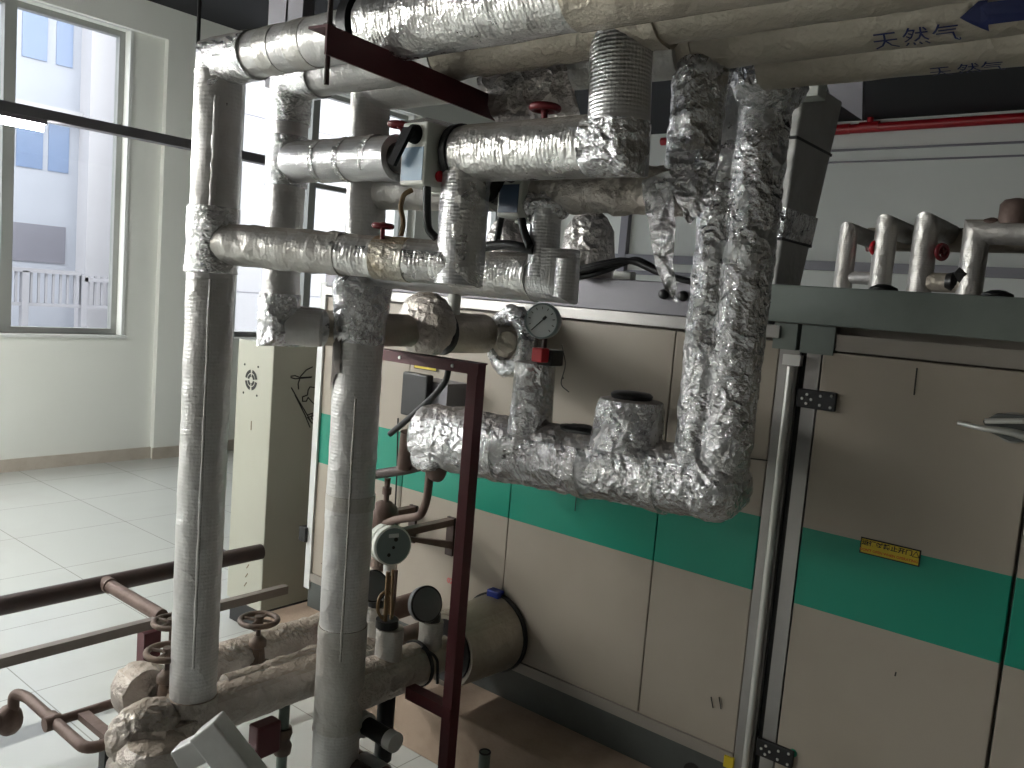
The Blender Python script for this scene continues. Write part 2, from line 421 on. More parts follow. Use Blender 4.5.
def window(n, y0, y1, z0, z1, mull, rails=()):
    w = thing('window_%d' % n, '', '', (XW-.1, (y0+y1)/2, z0)); del w['label']; del w['category']; w['kind'] = 'structure'
    t = .055; xi, xo = XW-.09, XW-.17
    f = box(xo, xi, y0, y0+t, z0, z1); box(xo, xi, y1-t, y1, z0, z1, f); box(xo, xi, y0+t, y1-t, z0, z0+t, f); box(xo, xi, y0+t, y1-t, z1-t, z1, f)
    for m in mull: box(xo, xi+.02, m-.05, m+.05, z0+t, z1-t, f)
    obj('window_frame', f, 'frame', w)
    for (a, b, z) in rails: obj('window_rail', box(xo, xi, a, b, z-.03, z+.03), 'frame', w)
    g = box(xo+.035, xo+.041, y0+t, y1-t, z0+t, z1-t); obj('window_pane', g, 'glass', w)
    tr = .03
    f = box(XW, XW+.02, y0-tr, y0, z0-tr, z1+tr); box(XW, XW+.02, y1, y1+tr, z0-tr, z1+tr, f); box(XW, XW+.02, y0, y1, z1, z1+tr, f)
    obj('window_trim', f, 'frame_lt', w)
    obj('window_sill', box(XW-.09, XW+.04, y0-.04, y1+.05, z0-.03, z0), 'frame_lt', w)
window(1, *WIN[0], (3.09,))
window(2, *WIN[1], (6.45,), ((5.47, 6.4, 2.42), (6.5, 7.9, 3.16)))
window(3, *WIN[2], (9.9,))
window(4, *WIN[3], (-1.0,))  # this and the next are unseen, put in for more daylight
window(5, *WIN[4], ())

# ---------------------------------------------------------------- outside the windows
XO = -14.0
bd = thing('neighbouring_building', 'pale tiled building facade seen outside the tall window', 'building', (XO-1, 5.5, 0))
obj('wall', box(XO-2, XO, -6, 6.05, -.3, 7.2), 'facade', bd)
fw = obj('column', box(XO-2, XO+.35, 6.05, 6.42, -.3, 7.2), 'facade2', bd)
obj('side_wall', box(XO-2, XO+.9, 6.42, 16, -.3, 7.2), 'facade2', bd)
fj = bmesh.new()
for z in (1.7, 2.8, 4.72, 5.8): box(XO+.9, XO+.903, 6.42, 16, z, z+.02, fj)
obj('joint_lines', fj, 'shutter', bd)
for (y0, y1, z0, z1) in ((5.2, 5.55, 4.95, 5.75), (5.68, 5.92, 4.95, 5.8), (5.15, 5.52, 3.35, 4.0), (5.6, 5.9, 3.35, 4.05), (4.1, 4.8, 4.95, 5.75), (4.1, 4.8, 3.35, 4.0)):
    f = obj('window', box(XO-.02, XO+.015, y0, y1, z0, z1), 'facade_win', bd)
obj('shutter', box(XO-.02, XO+.02, 4.0, 5.88, 1.95, 2.52), 'shutter', bd)
obj('ledge', box(XO, XO+.12, -6, 6.05, 4.15, 4.3), 'facade2', bd)
tag(obj('paved_terrace', box(-40, XW-.3, -20, 30, -.4, -.3), 'facade2'), 'pale paved terrace outside, below the tall windows', 'terrace')
bl = thing('terrace_balustrade', 'pale balustrade of thin uprights standing in front of the neighbouring building', 'railing', (XO+.8, 5.8, -.3))
bz0, bz1 = 1.32, 1.86
obj('handrail', fillet_box if False else box(XO+.9, XO+1.0, 4.0, 5.7, bz1-.06, bz1), 'balu', bl)
obj('bottom_rail', box(XO+.92, XO+.98, 4.0, 6.2, bz0, bz0+.05), 'balu', bl)
for k in range(22):
    y = 4.02+k*.1
    obj('baluster', box(XO+.935, XO+.965, y, y+.03, bz0+.05, bz1-.05), 'balu', bl)
for y in (4.9, 5.72):
    obj('post', box(XO+.9, XO+1.0, y, y+.09, -.3, bz1-.04), 'balu', bl)
obj('end_rail', box(XO+.9, XO+1.0, 5.76, 6.2, bz1-.14, bz1-.08), 'balu', bl)

# ---------------------------------------------------------------- hanging cable tray with a lit tube, hangers
XL = -5.0
lt = thing('hanging_light_rail', 'dark hanging rail with a lit fluorescent tube, crossing before the tall window', 'light', (XL, 2, 2.77))
obj('rail', box(XL-.04, XL+.04, -3.5, 3.75, 2.745, 2.80), 'sheetgrey', lt)
for y in (2.85, -.5, -3.0):
    obj('hanger_rod', rod((XL, y, 2.80), (XL, y, ZC), .012), 'blackmetal', lt)
for k in range(4):  # tubes past the first lie out of view, added to light the left
    y1 = 1.98-k*1.36
    hs = obj('lamp_holder', box(XL-.03, XL+.03, y1-1.25, y1, 2.722, 2.745), 'sheetgrey', lt)
    obj('tube', rod((XL, y1-1.24, 2.70), (XL, y1-.01, 2.70), .016), 'tube', lt)
fill_rail = thing('hanging_light_rail', 'added unseen rail of fluorescent tubes brightening the left, near the window wall', 'light', (-6.8, -1, 2.77))  # unseen second rail, added to brighten the left wall and floor
obj('rail', box(-6.84, -6.76, -4.0, 1.6, 2.745, 2.80), 'sheetgrey', fill_rail)
for y in (1.2, -1.2, -3.6): obj('hanger_rod', rod((-6.8, y, 2.80), (-6.8, y, ZC), .012), 'blackmetal', fill_rail)
for k in range(4):
    y1 = 1.5-k*1.36
    obj('lamp_holder', box(-6.83, -6.77, y1-1.25, y1, 2.722, 2.745), 'sheetgrey', fill_rail)
    obj('tube', rod((-6.8, y1-1.24, 2.70), (-6.8, y1-.01, 2.70), .016), 'tube', fill_rail)
for (px, w) in ((283, .06), (299, .05)):
    p = at(px, 10, Y=1.9)
    tag(obj('hanger_strap', box(p.x-w, p.x+w, 1.88, 1.93, 2.70, ZC), 'sheetgrey'), 'grey flat hanger strap rising to the ceiling, the %s of two' % ('left' if px < 290 else 'right'), 'hanger')

# ---------------------------------------------------------------- the big machine behind the pipes
YM = 2.8
mc = thing('heat_setting_machine', 'long cream machine with a wide green band, doors and a grey top beam', 'machine', (-1.2, YM, .26))
XE = -3.56
obj('body', box(XE+.02, 3.2, YM+.04, 5.8, .27, 1.99), 'lip', mc)
seams = [XE, -2.90, -2.23, -1.515, -1.118]
for a, b in zip(seams, seams[1:]):
    obj('side_panel', box(a+.0025, b-.0025, YM, YM+.04, .45, 1.925), 'machine', mc, bevel=.002)
obj('door', box(-.968, -.352, YM-.006, YM+.04, .30, 1.905), 'machine', mc, bevel=.003)
obj('door', box(-.342, .28, YM-.006, YM+.04, .30, 1.905), 'machine', mc, bevel=.003)
obj('door', box(.29, 1.0, YM-.006, YM+.04, .30, 1.905), 'machine', mc, bevel=.003)
obj('end_strip', box(XE-.03, XE+.015, YM-.012, YM+.05, .36, 2.0), 'frame_lt', mc)
obj('bottom_lip', box(XE, -1.118, YM-.01, YM+.04, .405, .449), 'lip', mc)
obj('base_channel', box(XE, 3.2, YM-.004, YM+.06, .262, .405), 'channel', mc)
obj('top_strip', box(XE, -1.118, YM-.02, YM+.03, 1.936, 1.978), 'alu', mc)
obj('top_beam', box(XE, -1.16, YM-.01, YM+.12, 1.98, 2.102), 'sheetgrey', mc, bevel=.004)
obj('top_beam', box(-1.165, 3.2, YM-.03, YM+.12, 1.99, 2.115), 'beam', mc, bevel=.004)
obj('under_strip', box(-.93, 3.2, YM-.008, YM+.03, 1.912, 1.965), 'lip', mc)
br_ = box(-1.14, -1.06, YM-.012, YM+.03, 1.90, 1.988); box(-1.045, -.935, YM-.012, YM+.03, 1.895, 1.988, br_)
obj('beam_bracket', br_, 'beam', mc)
obj('post', box(-1.113, -1.045, YM-.008, YM+.04, .27, 1.9), 'alu', mc)
obj('post', box(-1.02, -.973, YM-.008, YM+.04, .27, 1.9), 'alu', mc)
obj('post_gap', box(-1.045, -1.02, YM+.012, YM+.03, .27, 1.9), 'blackmetal', mc)
obj('locking_rod', rod((-1.062, YM-.025, .36), (-1.062, YM-.025, 1.845), .0125, 16), 'steel', mc, True)
obj('rod_clamp', box(-1.09, -1.03, YM-.035, YM-.008, 1.85, 1.885), 'steel', mc)
obj('rod_clamp', box(-1.09, -1.03, YM-.035, YM-.008, .345, .375), 'steel', mc)
for z0 in (1.715, .49):
    hg = obj('hinge', box(-1.035, -.905, YM-.02, YM-.006, z0, z0+.062), 'black', mc, bevel=.003)
    bh = bmesh.new()
    for dx, dz in ((.02,.03),(.035,.045),(.035,.015),(.05,.03),(.08,.045),(.08,.015),(.115,.05),(.115,.012)):
        lathe((-1.035+dx, YM-.021, z0+dz), (0,-1,0), [(0,.005),(.003,.004)], 10, bh)
    obj('bolts', bh, 'steel', hg)
# door handle: pivoting lever with a round boss
h0 = at(1004, 427, Y=YM-.03)
hd = obj('door_handle', tube(fillet([at(958, 423, Y=YM-.035), at(980, 428, Y=YM-.05), at(1012, 432, Y=YM-.045), at(1030, 438, Y=YM-.03)], .02), .006, 12, .01, r2=.013), 'steel', mc, True)
obj('handle_plate', lathe((h0.x+.02, YM-.004, h0.z+.0), (0,-1,0), [(0,.045),(.01,.045),(.014,.035)], 24), 'alu', hd, True)
obj('handle_body', prism([at(x, y, Y=YM-.022) for x, y in ((983,421),(998,413),(1034,416),(1034,443),(1010,441),(990,432))], (0,-.012,0)), 'channel', hd, bevel=.003)
obj('hinge', box(XE-.075, XE-.02, YM-.03, YM+.02, at(316,537,Y=YM).z-.04, at(316,537,Y=YM).z+.04), 'black', mc, bevel=.004)
bh = tube([at(985, 421, Y=YM-.06), at(1024, 421, Y=YM-.06)], .008, 12, .02); obj('lever', bh, 'steel', hd, True)
# notices
def notice(x0, x1, z0, z1, parent, y=YM-.008):
    o = obj('warning_label', box(x0, x1, y-.002, y, z0, z1), 'ink', parent)
    obj('label_face', box(x0+.004, x1-.004, y-.003, y-.0019, z0+.004, z1-.004), 'yellow', o)
    return o
lb = notice(-.778, -.598, 1.278, 1.330, mc)
def on_plane(x, y, z): return lambda c: Vector((x+c.x, y, z+c.y))
obj('lettering', map_bm(text_mesh('运行时禁止开门', .0185, .0005), lambda c: Vector((-.697+c.x*1.18, YM-.0125, 1.3145+c.y))), 'ink', lb)
obj('lettering', map_bm(text_mesh("DON'T OPEN WHEN OPERATING", .0115, .0004), lambda c: Vector((-.690+c.x*1.0, YM-.0125, 1.292+c.y))), 'orange', lb)
tri = bmesh.new()
p = [(-.618,1.306),(-.608,1.324),(-.598,1.306)]
for i in range(3):
    a, b = p[i], p[(i+1) % 3]; rod((a[0]-.003, YM-.0125, a[1]), (b[0]-.003, YM-.0125, b[1]), .001, 6, tri)
obj('warning_triangle', tri, 'ink', lb)
p = at(428, 365, Y=YM-.008); lb2 = notice(p.x-.09, p.x+.06, p.z-.025, p.z+.03, mc); p2 = at(431, 365, Y=YM-.012)
obj('warning_triangle', prism([(p2.x-.012, YM-.0125, p2.z-.008), (p2.x+.012, YM-.0125, p2.z-.008), (p2.x, YM-.0125, p2.z+.012)], (0, -.0005, 0)), 'ink', lb2)
p = at(450, 581, Y=YM-.001); obj('pink_mark', map_bm(text_mesh('02', .035), lambda c: Vector((p.x+c.x, YM-.0015, p.z+c.y))), 'pinkink', mc)
p = at(793, 753, Y=YM-.007); obj('green_sticker', lathe((p.x, YM-.006, p.z), (0,-1,0), [(0,.014),(.001,.014)], 20), 'greendot', mc)
p = at(730, 762, Y=YM-.01); yb = obj('yellow_plug', box(p.x-.02, p.x+.015, YM-.02, YM-.004, p.z-.02, p.z+.02), 'yellow', mc)
p = at(692, 772, Y=YM-.008); obj('round_port', lathe((p.x, YM-.006, p.z), (0,-1,0), [(0,.034),(.004,.034)], 24), 'black', mc)
sc = bmesh.new()
for a, b in (((917,368),(914,395)), ((896,672),(895,676)), ((711,697),(713,708)), ((719,697),(721,709)), ((577,488),(575,511)), ((746,458),(772,461))):
    pa = at(*a, Y=YM-.006); pb = at(*b, Y=YM-.006); rod(pa, pb, .0022, 6, sc)
obj('scratches', sc, 'ink', mc)
# blue clip behind the entry sleeve, black caps on top of the beam
for (px, py) in ((881, 287), (996, 293)):
    p = at(px, py, Y=YM+.05); tag(obj('dome_cap', lathe((p.x, p.y+.03, 2.1145), (0,0,1), [(0,.045),(.012,.042),(.022,.02),(.024,.001)], 20), 'black', smooth=True), 'low black domed lid on the grey beam, %s' % ('left of the thick far pipes' if px < 900 else 'towards the right edge'), 'lid')
# small pieces on the left part of the beam
p = at(627, 274, Y=YM+.05)
tag(obj('steel_clamp', box(p.x-.05, p.x+.03, p.y-.02, p.y+.02, 2.103, 2.135), 'steel', bevel=.004), 'small bright steel clamp on the beam under the black cables', 'clamp')
for px, py in ((663, 294), (682, 296)):
    p = at(px, py, Y=YM-.02)
    tag(obj('cable_gland', lathe(p+Vector((0,.01,0)), (0,-1,0), [(0,.02),(.014,.018),(.02,.01)], 16), 'black', smooth=True), 'small black round gland on the beam face, %s one' % ('left' if px < 670 else 'right'), 'gland')
cb = bmesh.new()
for k in range(4):
    dz = k*.016; dy = .02*math.sin(k*2.1)
    pts = [at(572, 279-k*3, Y=2.72+dy), at(600, 273-k*3, Y=2.74+dy), at(622, 264-k*1.5, Y=2.78+dy), at(636, 258+k*1.5, Y=2.8+dy), at(655, 268+k*1.3, Y=2.8+dy), at(678, 279, Y=2.8+dy), at(705, 283+k, Y=2.82+dy), at(740, 286, Y=2.85)]
    tube(fillet(pts, .05, 4), .011, 10, .02, bm=cb)
tag(obj('cable_bundle', cb, 'black', smooth=True), 'bundle of thick black cables lying over the machine beam', 'cable')

# concrete plinth
tag(obj('concrete_plinth', box(-3.62, 3.2, 2.535, 3.4, 0, .261), 'plinth', bevel=.008), 'stained concrete plinth under the cream machine', 'plinth')
p = at(485, 752, Y=2.3)
gs = thing('stub_pipe', 'short grey green open pipe rising before the concrete plinth', 'pipe', (p.x, p.y, 0))
obj('pipe', rod((p.x, p.y, 0), (p.x, p.y, p.z), .021, 20), 'greenpipe', gs, True)
obj('rim', ring((p.x, p.y, p.z), (0,0,1), .019, .004, 20), 'blackmetal', gs, True)

# ---------------------------------------------------------------- control cabinet
cx0, cx1, cy0, cy1 = -4.225, -3.885, 2.73, 3.6
cbn = thing('control_cabinet', 'narrow beige steel cabinet with a fan grille and scribbles, left of the machine', 'cabinet', ((cx0+cx1)/2, 3.1, 0))
obj('body', box(cx0, cx1, cy0, cy1, .14, 1.645), 'cab', cbn, bevel=.006)
obj('base', box(cx0+.01, cx1-.01, cy0+.02, cy1, 0, .14), 'black', cbn)
g0 = at(251, 380, Y=cy0-.002); gb = bmesh.new()
for q in range(4):
    for (ra, rb) in ((.058, .040), (.034, .018)):
        a0 = q*math.pi/2+.16; pts = []
        for k in range(9): a = a0+k/8*(math.pi/2-.32); pts.append((g0.x+ra*math.cos(a), cy0-.001, g0.z+ra*math.sin(a)))
        for k in range(8, -1, -1): a = a0+k/8*(math.pi/2-.32); pts.append((g0.x+rb*math.cos(a), cy0-.001, g0.z+rb*math.sin(a)))
        bmm = prism(pts, (0, -.001, 0), gb)
for dx in (-.07, .06):
    for dz in (-.08, .08): lathe((g0.x+dx, cy0, g0.z+dz), (0,-1,0), [(0,.007),(.002,.006)], 10, gb)
obj('fan_grille', gb, 'ink', cbn)
def f2(x, y): return at(220+x/8, 340+y/8, X=cx1+.001)
sb = bmesh.new()
for st in ([(740,215),(690,240),(645,290),(625,350),(628,395)], [(565,290),(600,285),(640,300),(735,295)], [(565,300),(600,310),(730,300)],
           [(570,380),(620,470),(680,570),(735,665),(780,655)], [(600,440),(680,600),(720,700)], [(755,380),(720,375),(705,400),(700,440)], [(700,440),(660,455),(660,490),(690,490),(705,460),(730,490),(760,520),(800,520)],
           [(700,600),(740,585),(730,630),(770,640),(765,600),(700,620),(735,665)]):
    tube([f2(*q) for q in st], .0035, 6, .05, bm=sb)
obj('scribble', sb, 'ink', cbn)
wr = bmesh.new()
random.seed(3)
for k in range(5):
    q = at(249-k*1.2, 550+k*9, Y=cy0-.001); rod(q, q+Vector((.02, 0, .025)), .0025, 6, wr)
q = at(251, 430, Y=cy0-.001); rod(q, q+Vector((0,0,.05)), .0025, 6, wr)
obj('pen_marks', wr, 'hose', cbn)
p = at(223, 555, Y=2.72)
obj('lock', box(p.x-.02, p.x+.02, 2.715, 2.73, p.z-.03, p.z+.03), 'black', cbn)

# ---------------------------------------------------------------- pipework: headers under the ceiling
R1, R2_, R3, R4 = 1.45, 1.70, 1.93, 2.17
def jacket(name, label, path, r, mat, cat='pipe', group=None, **k):
    loc = Vector(path[0]); t = thing(name, label, cat, loc, group)
    obj('jacket', tube(path, r, **k), mat, t, True)
    return t
xb = at(372, 25, Y=R1).x; XA = -2.41
A = jacket('riser_pipe', 'tall foil jacketed riser standing leftmost, its head bending right under the ceiling', [(XA, R1, .45), (XA, R1, 2.60)], .073, 'foil_riser', amp=.003, freq=10, seed=1)
obj('top_arm', tube([(XA-.03, R1, 2.637), (xb-.02, R1, 2.637)], .065, amp=.002, freq=10, seed=60), 'foil_riser', A, True)
obj('elbow_tape', tube([(XA, R1, 2.48), (XA, R1, 2.635), (-2.22, R1, 2.635)], .0715, amp=.005, freq=16, seed=3, step=.02), 'tape', A, True)
obj('tape_band', cut_band((XA, R1, 2.10), (0,0,1), .079, .2, .005, 5), 'tape', A, True)
obj('tape_band', cut_band((XA, R1, .55), (0,0,1), .08, .16, .003, 6), 'foil_dusty', A, True)
obj('seam_fold', tube([(XA+.062, R1-.04, .75), (XA+.063, R1-.04, 1.98)], .005, 10, .03, amp=.004), 'foil_riser', A, True)
obj('seam_fold', tube([(XA+.062, R1-.045, 2.2), (XA+.063, R1-.045, 2.52)], .01, 10, .02, amp=.006), 'foil_riser', A, True)
for x in (-2.12, -1.98):
    obj('tape_patch', cut_band((x, R1, 2.637), (1,0,0), .0665, .07, .001, 7), 'foil_smooth', A, True)
T1 = jacket('header_pipe', 'thick bright foil header running right, topmost and nearest of the ceiling headers', [(xb+.02, R1, 2.64), (1.9, R1, 2.64)], .085, 'foil_header', amp=.004, freq=12, seed=2)
obj('rubber_collar', lathe((xb-.03, R1, 2.642), (1,0,0), [(0,.06),(.0,.092),(.035,.092),(.035,.06)], 32), 'black', T1, True)
obj('dull_jacket', tube([(-1.08, R1, 2.64), (1.9, R1, 2.64)], .0885, amp=.003, freq=11, seed=9), 'foil_dull', T1, True)
# second row
B = jacket('riser_pipe', 'foil riser second from the left, ending in a low elbow beside the cabinet', [(-2.30, 1.80, 1.843), (-2.40, R2_, 1.843), (-2.40, R2_, 2.64), (-1.72, R2_, 2.64)], .061, 'foil_riser', amp=.0031, freq=11, seed=4)
obj('elbow_tape', tube([(-2.40, R2_, 2.50), (-2.40, R2_, 2.64), (-2.25, R2_, 2.64)], .068, amp=.004, freq=16, seed=5, step=.02), 'tape', B, True)
obj('tape_band', tube([(-2.40, R2_, 2.30), (-2.40, R2_, 2.46)], .069, amp=.004, freq=16, seed=6, step=.02), 'tape', B, True)
obj('elbow_tape', tube([(-2.40, R2_, 1.95), (-2.40, R2_, 1.842), (-2.37, 1.85, 1.842)], .068, amp=.006, freq=18, seed=7, step=.02), 'foil_crumple', B, True)
T2 = jacket('header_pipe', 'dull brownish foil header just behind the bright topmost one', [(-1.70, R2_, 2.655), (-1.2, R2_, 2.665), (1.9, R2_, 2.665)], .076, 'foil_dull', amp=.005, freq=11, seed=8)
obj('tape_wrap', tube([(-1.70, R2_, 2.65), (-1.18, R2_, 2.66)], .078, amp=.009, freq=15, seed=9, step=.02), 'foil_dull', T2, True)
obj('tape_end', tube([(-1.2, R2_, 2.66), (-1.02, R2_, 2.665)], .083, amp=.007, freq=15, seed=10, step=.02), 'foil_dull', T2, True)
# third row
Cc = jacket('riser_pipe', 'stout foil riser with a torn jacket, third from the left, reaching the floor', [(-2.24, 1.925, .02), (-2.24, 1.915, 1.95)], .083, 'foil_riser', amp=.003, freq=9, seed=11)
obj('upper_jacket', tube([(-2.24, 1.915, 1.95), (-2.24, 1.90, 2.64), (-1.1, 1.93, 2.645)], .066, amp=.003, freq=11, seed=12), 'foil_riser', Cc, True)
obj('flared_sleeve', lathe((-2.24, 1.915, 1.80), (0,0,1), [(0,.080),(.01,.085),(.06,.088),(.12,.095),(.20,.104),(.23,.085)], 36, amp=.007, freq=14), 'foil_crumple', Cc, True)
obj('flat_wrap', tube([(-2.24, 1.925, .42), (-2.24, 1.922, .80)], .087, amp=.002, freq=12, seed=14), 'foil_smooth', Cc, True)
obj('tape_band', cut_band((-2.24, 1.92, 1.25), (0,0,1), .0865, .05, .001, 15), 'foil_smooth', Cc, True)
tpb = bmesh.new(); cols = []
for k in range(11):
    f = math.radians(-134+k*5.2); top = 1.80+.018*k/10+.01*math.sin(k*1.3); bot = 1.655-.02*math.sin(k*.7)+(.06 if k > 6 else 0)*(k-6)/4
    cols.append([tpb.verts.new((-2.24+.0885*math.cos(f), 1.916+.0885*math.sin(f), top+(bot-top)*q/6)) for q in range(7)])
for a_, b_ in zip(cols, cols[1:]):
    for q in range(6): tpb.faces.new((a_[q], a_[q+1], b_[q+1], b_[q]))
bmesh.ops.solidify(tpb, geom=tpb.faces[:], thickness=.003)
obj('torn_patch', tpb, 'greybar', Cc, True)
obj('seam_fold', tube([(-2.24+.066, 1.915-.052, .7), (-2.24+.066, 1.91-.052, 1.62)], .004, 10, .03, amp=.004), 'foil_smooth', Cc, True)
T3 = jacket('header_pipe', 'dull foil header with blue hand lettering, third from the front', [(-1.16, 1.95, 2.68), (1.9, 1.95, 2.68)], .082, 'foil_dull', amp=.003, freq=9, seed=16)
obj('end_wrap', tube([(-1.2, 1.95, 2.678), (-1.06, 1.95, 2.68)], .085, amp=.004, freq=18, seed=17, step=.02), 'foil_dull', T3, True)
T4 = jacket('header_pipe', 'dull foil header lowest in the bundle, starting above the tall twin riser', [(-.99, 2.17, 2.675), (1.9, 2.17, 2.675)], .078, 'foil_dull', amp=.003, freq=9, seed=18)
def on_pipe(cx, cyy, cz, r, ang0):
    # x along +X, y wraps round the pipe; ang0 measured from straight down towards the viewer (-Y)
    def fn(c):
        a = ang0 + c.y/r
        return Vector((cx+c.x, cyy-(r)*math.sin(a), cz-(r)*math.cos(a)))
    return fn
x0 = at(912, 40, Y=1.9).x
for k, (px, ch) in enumerate(((884, '天'), (914, '然'), (944, '气'))):
    xx = at(px, 40, Y=1.9).x
    obj('lettering', map_bm(text_mesh(ch, .055), on_pipe(xx, 1.95, 2.68, .0875, .42)), 'blueink', T3)
for px, ch in ((962, '天'), (990, '然'), (1014, '气')):
    xx = at(px-25, 68, Y=2.12).x
    obj('lettering', map_bm(text_mesh(ch, .05), on_pipe(xx, 2.17, 2.675, .083, .15)), 'blueink', T4)
ab = bmesh.new()
poly = [(-.10,0),(-.045,.05),(-.045,.028),(.12,.028),(.12,-.028),(-.045,-.028),(-.045,-.05)]
bmesh.ops.triangulate(ab, faces=[ab.faces.new([ab.verts.new((x*.9, y*.8, 0)) for x, y in poly])]); bmesh.ops.subdivide_edges(ab, edges=ab.edges[:], cuts=3)
xx = at(1012, 20, Y=1.9).x
obj('painted_arrow', map_bm(ab, on_pipe(xx, 1.95, 2.68, .089, .85)), 'blueink', T3)

# maroon hanger angle under the headers, with its rod
ang = thing('hanger_angle', 'maroon angle iron carrying the ceiling headers, hung on a threaded rod', 'bracket', (-1.75, 1.3, 2.5))
ea, eb = at(326, 54, Z=2.50), at(491, 119, Z=2.50)
ad_ = eb-ea
mt = Matrix.Translation((ea.x, ea.y, 2.565)) @ Matrix.Rotation(math.atan2(ad_.y, ad_.x)-math.pi/2, 4, 'Z')
g = box(-.06, 0, 0, ad_.length+.25, -.006, 0, None, mt); box(-.006, 0, 0, ad_.length+.25, -.065, -.006, g, mt)
obj('angle', g, 'maroon', ang)
pr_ = mt @ Vector((-.03, .035, 0))
obj('threaded_rod', rod((pr_.x, pr_.y, pr_.z-.12), (pr_.x, pr_.y, ZC), .0065, 10), 'darkpipe', ang, True)
obj('nut', rod((pr_.x, pr_.y, pr_.z), (pr_.x, pr_.y, pr_.z+.012), .014, 6), 'darkpipe', ang)

# ---------------------------------------------------------------- branch pipes
xg = at(398, 157, Y=R2_).x
H2 = jacket('branch_pipe', 'foil branch leaving the second riser and ending at the nearer valve box', [(-2.36, R2_, 2.378), (xg, R2_, 2.372)], .066, 'foil_scrim', amp=.004, freq=12, seed=20)
for x in (-2.2, -2.08, -1.96):
    obj('tape_band', cut_band((x, R2_, 2.376), (1,0,0), .0675, .025, .003, int(-x*50)), 'tape', H2, True)
xs = at(462, 150, Y=R2_).x
H2b = jacket('branch_pipe', 'foil branch right of the nearer valve box, turning up into a ribbed riser', [(xs, R2_, 2.372), (-1.12, R2_, 2.372), (-1.135, R2_, 2.62)], .073, 'foil_scrim', amp=.002, freq=12, seed=21)
obj('elbow_tape', tube([(-1.19, R2_, 2.372), (-1.12, R2_, 2.372), (-1.122, R2_, 2.42)], .0755, amp=.004, freq=20, seed=22, step=.012), 'foil_crumple', H2b, True)
obj('end_collar', lathe((xs-.012, R2_, 2.372), (1,0,0), [(0,.05),(0,.08),(.02,.08),(.022,.06)], 28), 'black', H2b, True)
obj('smooth_jacket', tube([(xs+.02, R2_, 2.372), (-1.18, R2_, 2.372)], .0745, amp=.002, freq=14, seed=25), 'foil_header', H2b, True)
H1 = jacket('branch_pipe', 'foil crossover leaving the leftmost riser, with rust stains, turning up at its end', [(-2.40, R1, 2.092), (-1.592, 1.70, 2.077), (-1.592, 1.70, 2.33)], .060, 'foil_header', amp=.003, freq=12, seed=23)
obj('tape_wrap', tube([(-2.38, 1.456, 2.091), (-1.95, 1.589, 2.0835)], .0625, amp=.006, freq=17, seed=24, step=.02), 'foil_smooth', H1, True)
obj('stained_tape', tube([(-1.84, 1.6233, 2.0816), (-1.74, 1.6542, 2.0797)], .0622, amp=.003, freq=17, seed=26, step=.02), 'rust_tape', H1, True)
obj('upright_jacket', tube([(-1.60, 1.705, 2.022), (-1.60, 1.705, 2.32)], .067, amp=.003, freq=14, seed=27, step=.015), 'foil_scrim', H1, True)
H1b = jacket('branch_pipe', 'foil crossover behind the stained one, with a short riser at its right end', [(-2.20, R3, 2.062), (-1.44, R3, 2.062), (-1.445, R3, 2.14)], .068, 'foil_scrim', amp=.004, freq=13, seed=28)
obj('smooth_jacket', tube([(-1.80, R3, 2.062), (-1.50, R3, 2.062)], .0695, amp=.005, freq=14, seed=29, step=.02), 'foil_header', H1b, True)
p = at(548, 225, Y=R3-.02)
obj('riser', tube([(p.x+.0, R3-.03, 2.06), (p.x-.0, R3-.03, 2.25)], .043, amp=.003, freq=18, step=.015), 'foil_scrim', H1b, True)
obj('foil_knot', blob((p.x-.02, R3-.02, 2.262), (.085,.06,.05), .018, 16, seed=2), 'foil_crumple', H1b, True)
p = at(562, 270, Y=R3-.08); obj('ribbed_sleeve', tube([(p.x, R3-.06, 2.01), (p.x, R3-.06, 2.115)], .030, 20, .01), 'foil_scrim', H1b, True)
H4 = jacket('branch_pipe', 'crumpled foil branch behind, right of the farther valve box', [(at(540,190,Y=R3).x, R3, 2.306), (-1.04, R3, 2.300)], .062, 'foil_dusty', amp=.011, freq=14, seed=30, step=.015)
jacket('branch_pipe', 'foil branch behind, between the torn riser and the farther valve box', [(-2.18, R3, 2.312), (at(498,190,Y=R3).x, R3, 2.306)], .058, 'foil_smooth', amp=.004, freq=14, seed=31)
F = jacket('drop_pipe', 'crumpled foil drop under the lettered header, with a torn pointed flap', [(-1.062, 1.955, 2.27), (-1.062, 1.955, 2.62)], .068, 'foil_crumple', amp=.006, freq=12, seed=32, step=.012)
obj('torn_flap', sheet([(at(668,150,Y=1.87), at(716,150,Y=1.87)), (at(672,190,Y=1.86), at(716,200,Y=1.86)), (at(687,223,Y=1.85), at(690,224,Y=1.85))], .012, 12, seed=3), 'foil_crumple', F, True)
obj('hanging_strip', sheet([(at(642,180,Y=1.86), at(672,170,Y=1.86)), (at(645,205,Y=1.86), at(674,200,Y=1.87)), (at(650,245,Y=1.86), at(674,235,Y=1.86)), (at(655,268,Y=1.86), at(673,268,Y=1.86)), (at(674,302,Y=1.86), at(677,302,Y=1.86))], .014, 12, seed=6), 'foil_crumple', F, True)
obj('small_flap', sheet([(at(596,172,Y=1.85), at(624,172,Y=1.85)), (at(602,200,Y=1.85), at(612,206,Y=1.85))], .006, 14, seed=8), 'foil_dusty', H4, True)
# hanging foil sheet under header two
tag(obj('foil_sheet', sheet([(at(474,66,Y=1.84), at(563,50,Y=1.84)), (at(478,85,Y=1.83), at(568,75,Y=1.83)), (at(490,112,Y=1.83), at(575,95,Y=1.83)), (at(500,130,Y=1.82), at(580,118,Y=1.82))], .010, 8, seed=4), 'foil_sheet', smooth=True), 'large wrinkled foil sheet hanging behind the upper branch, under the headers', 'foil')

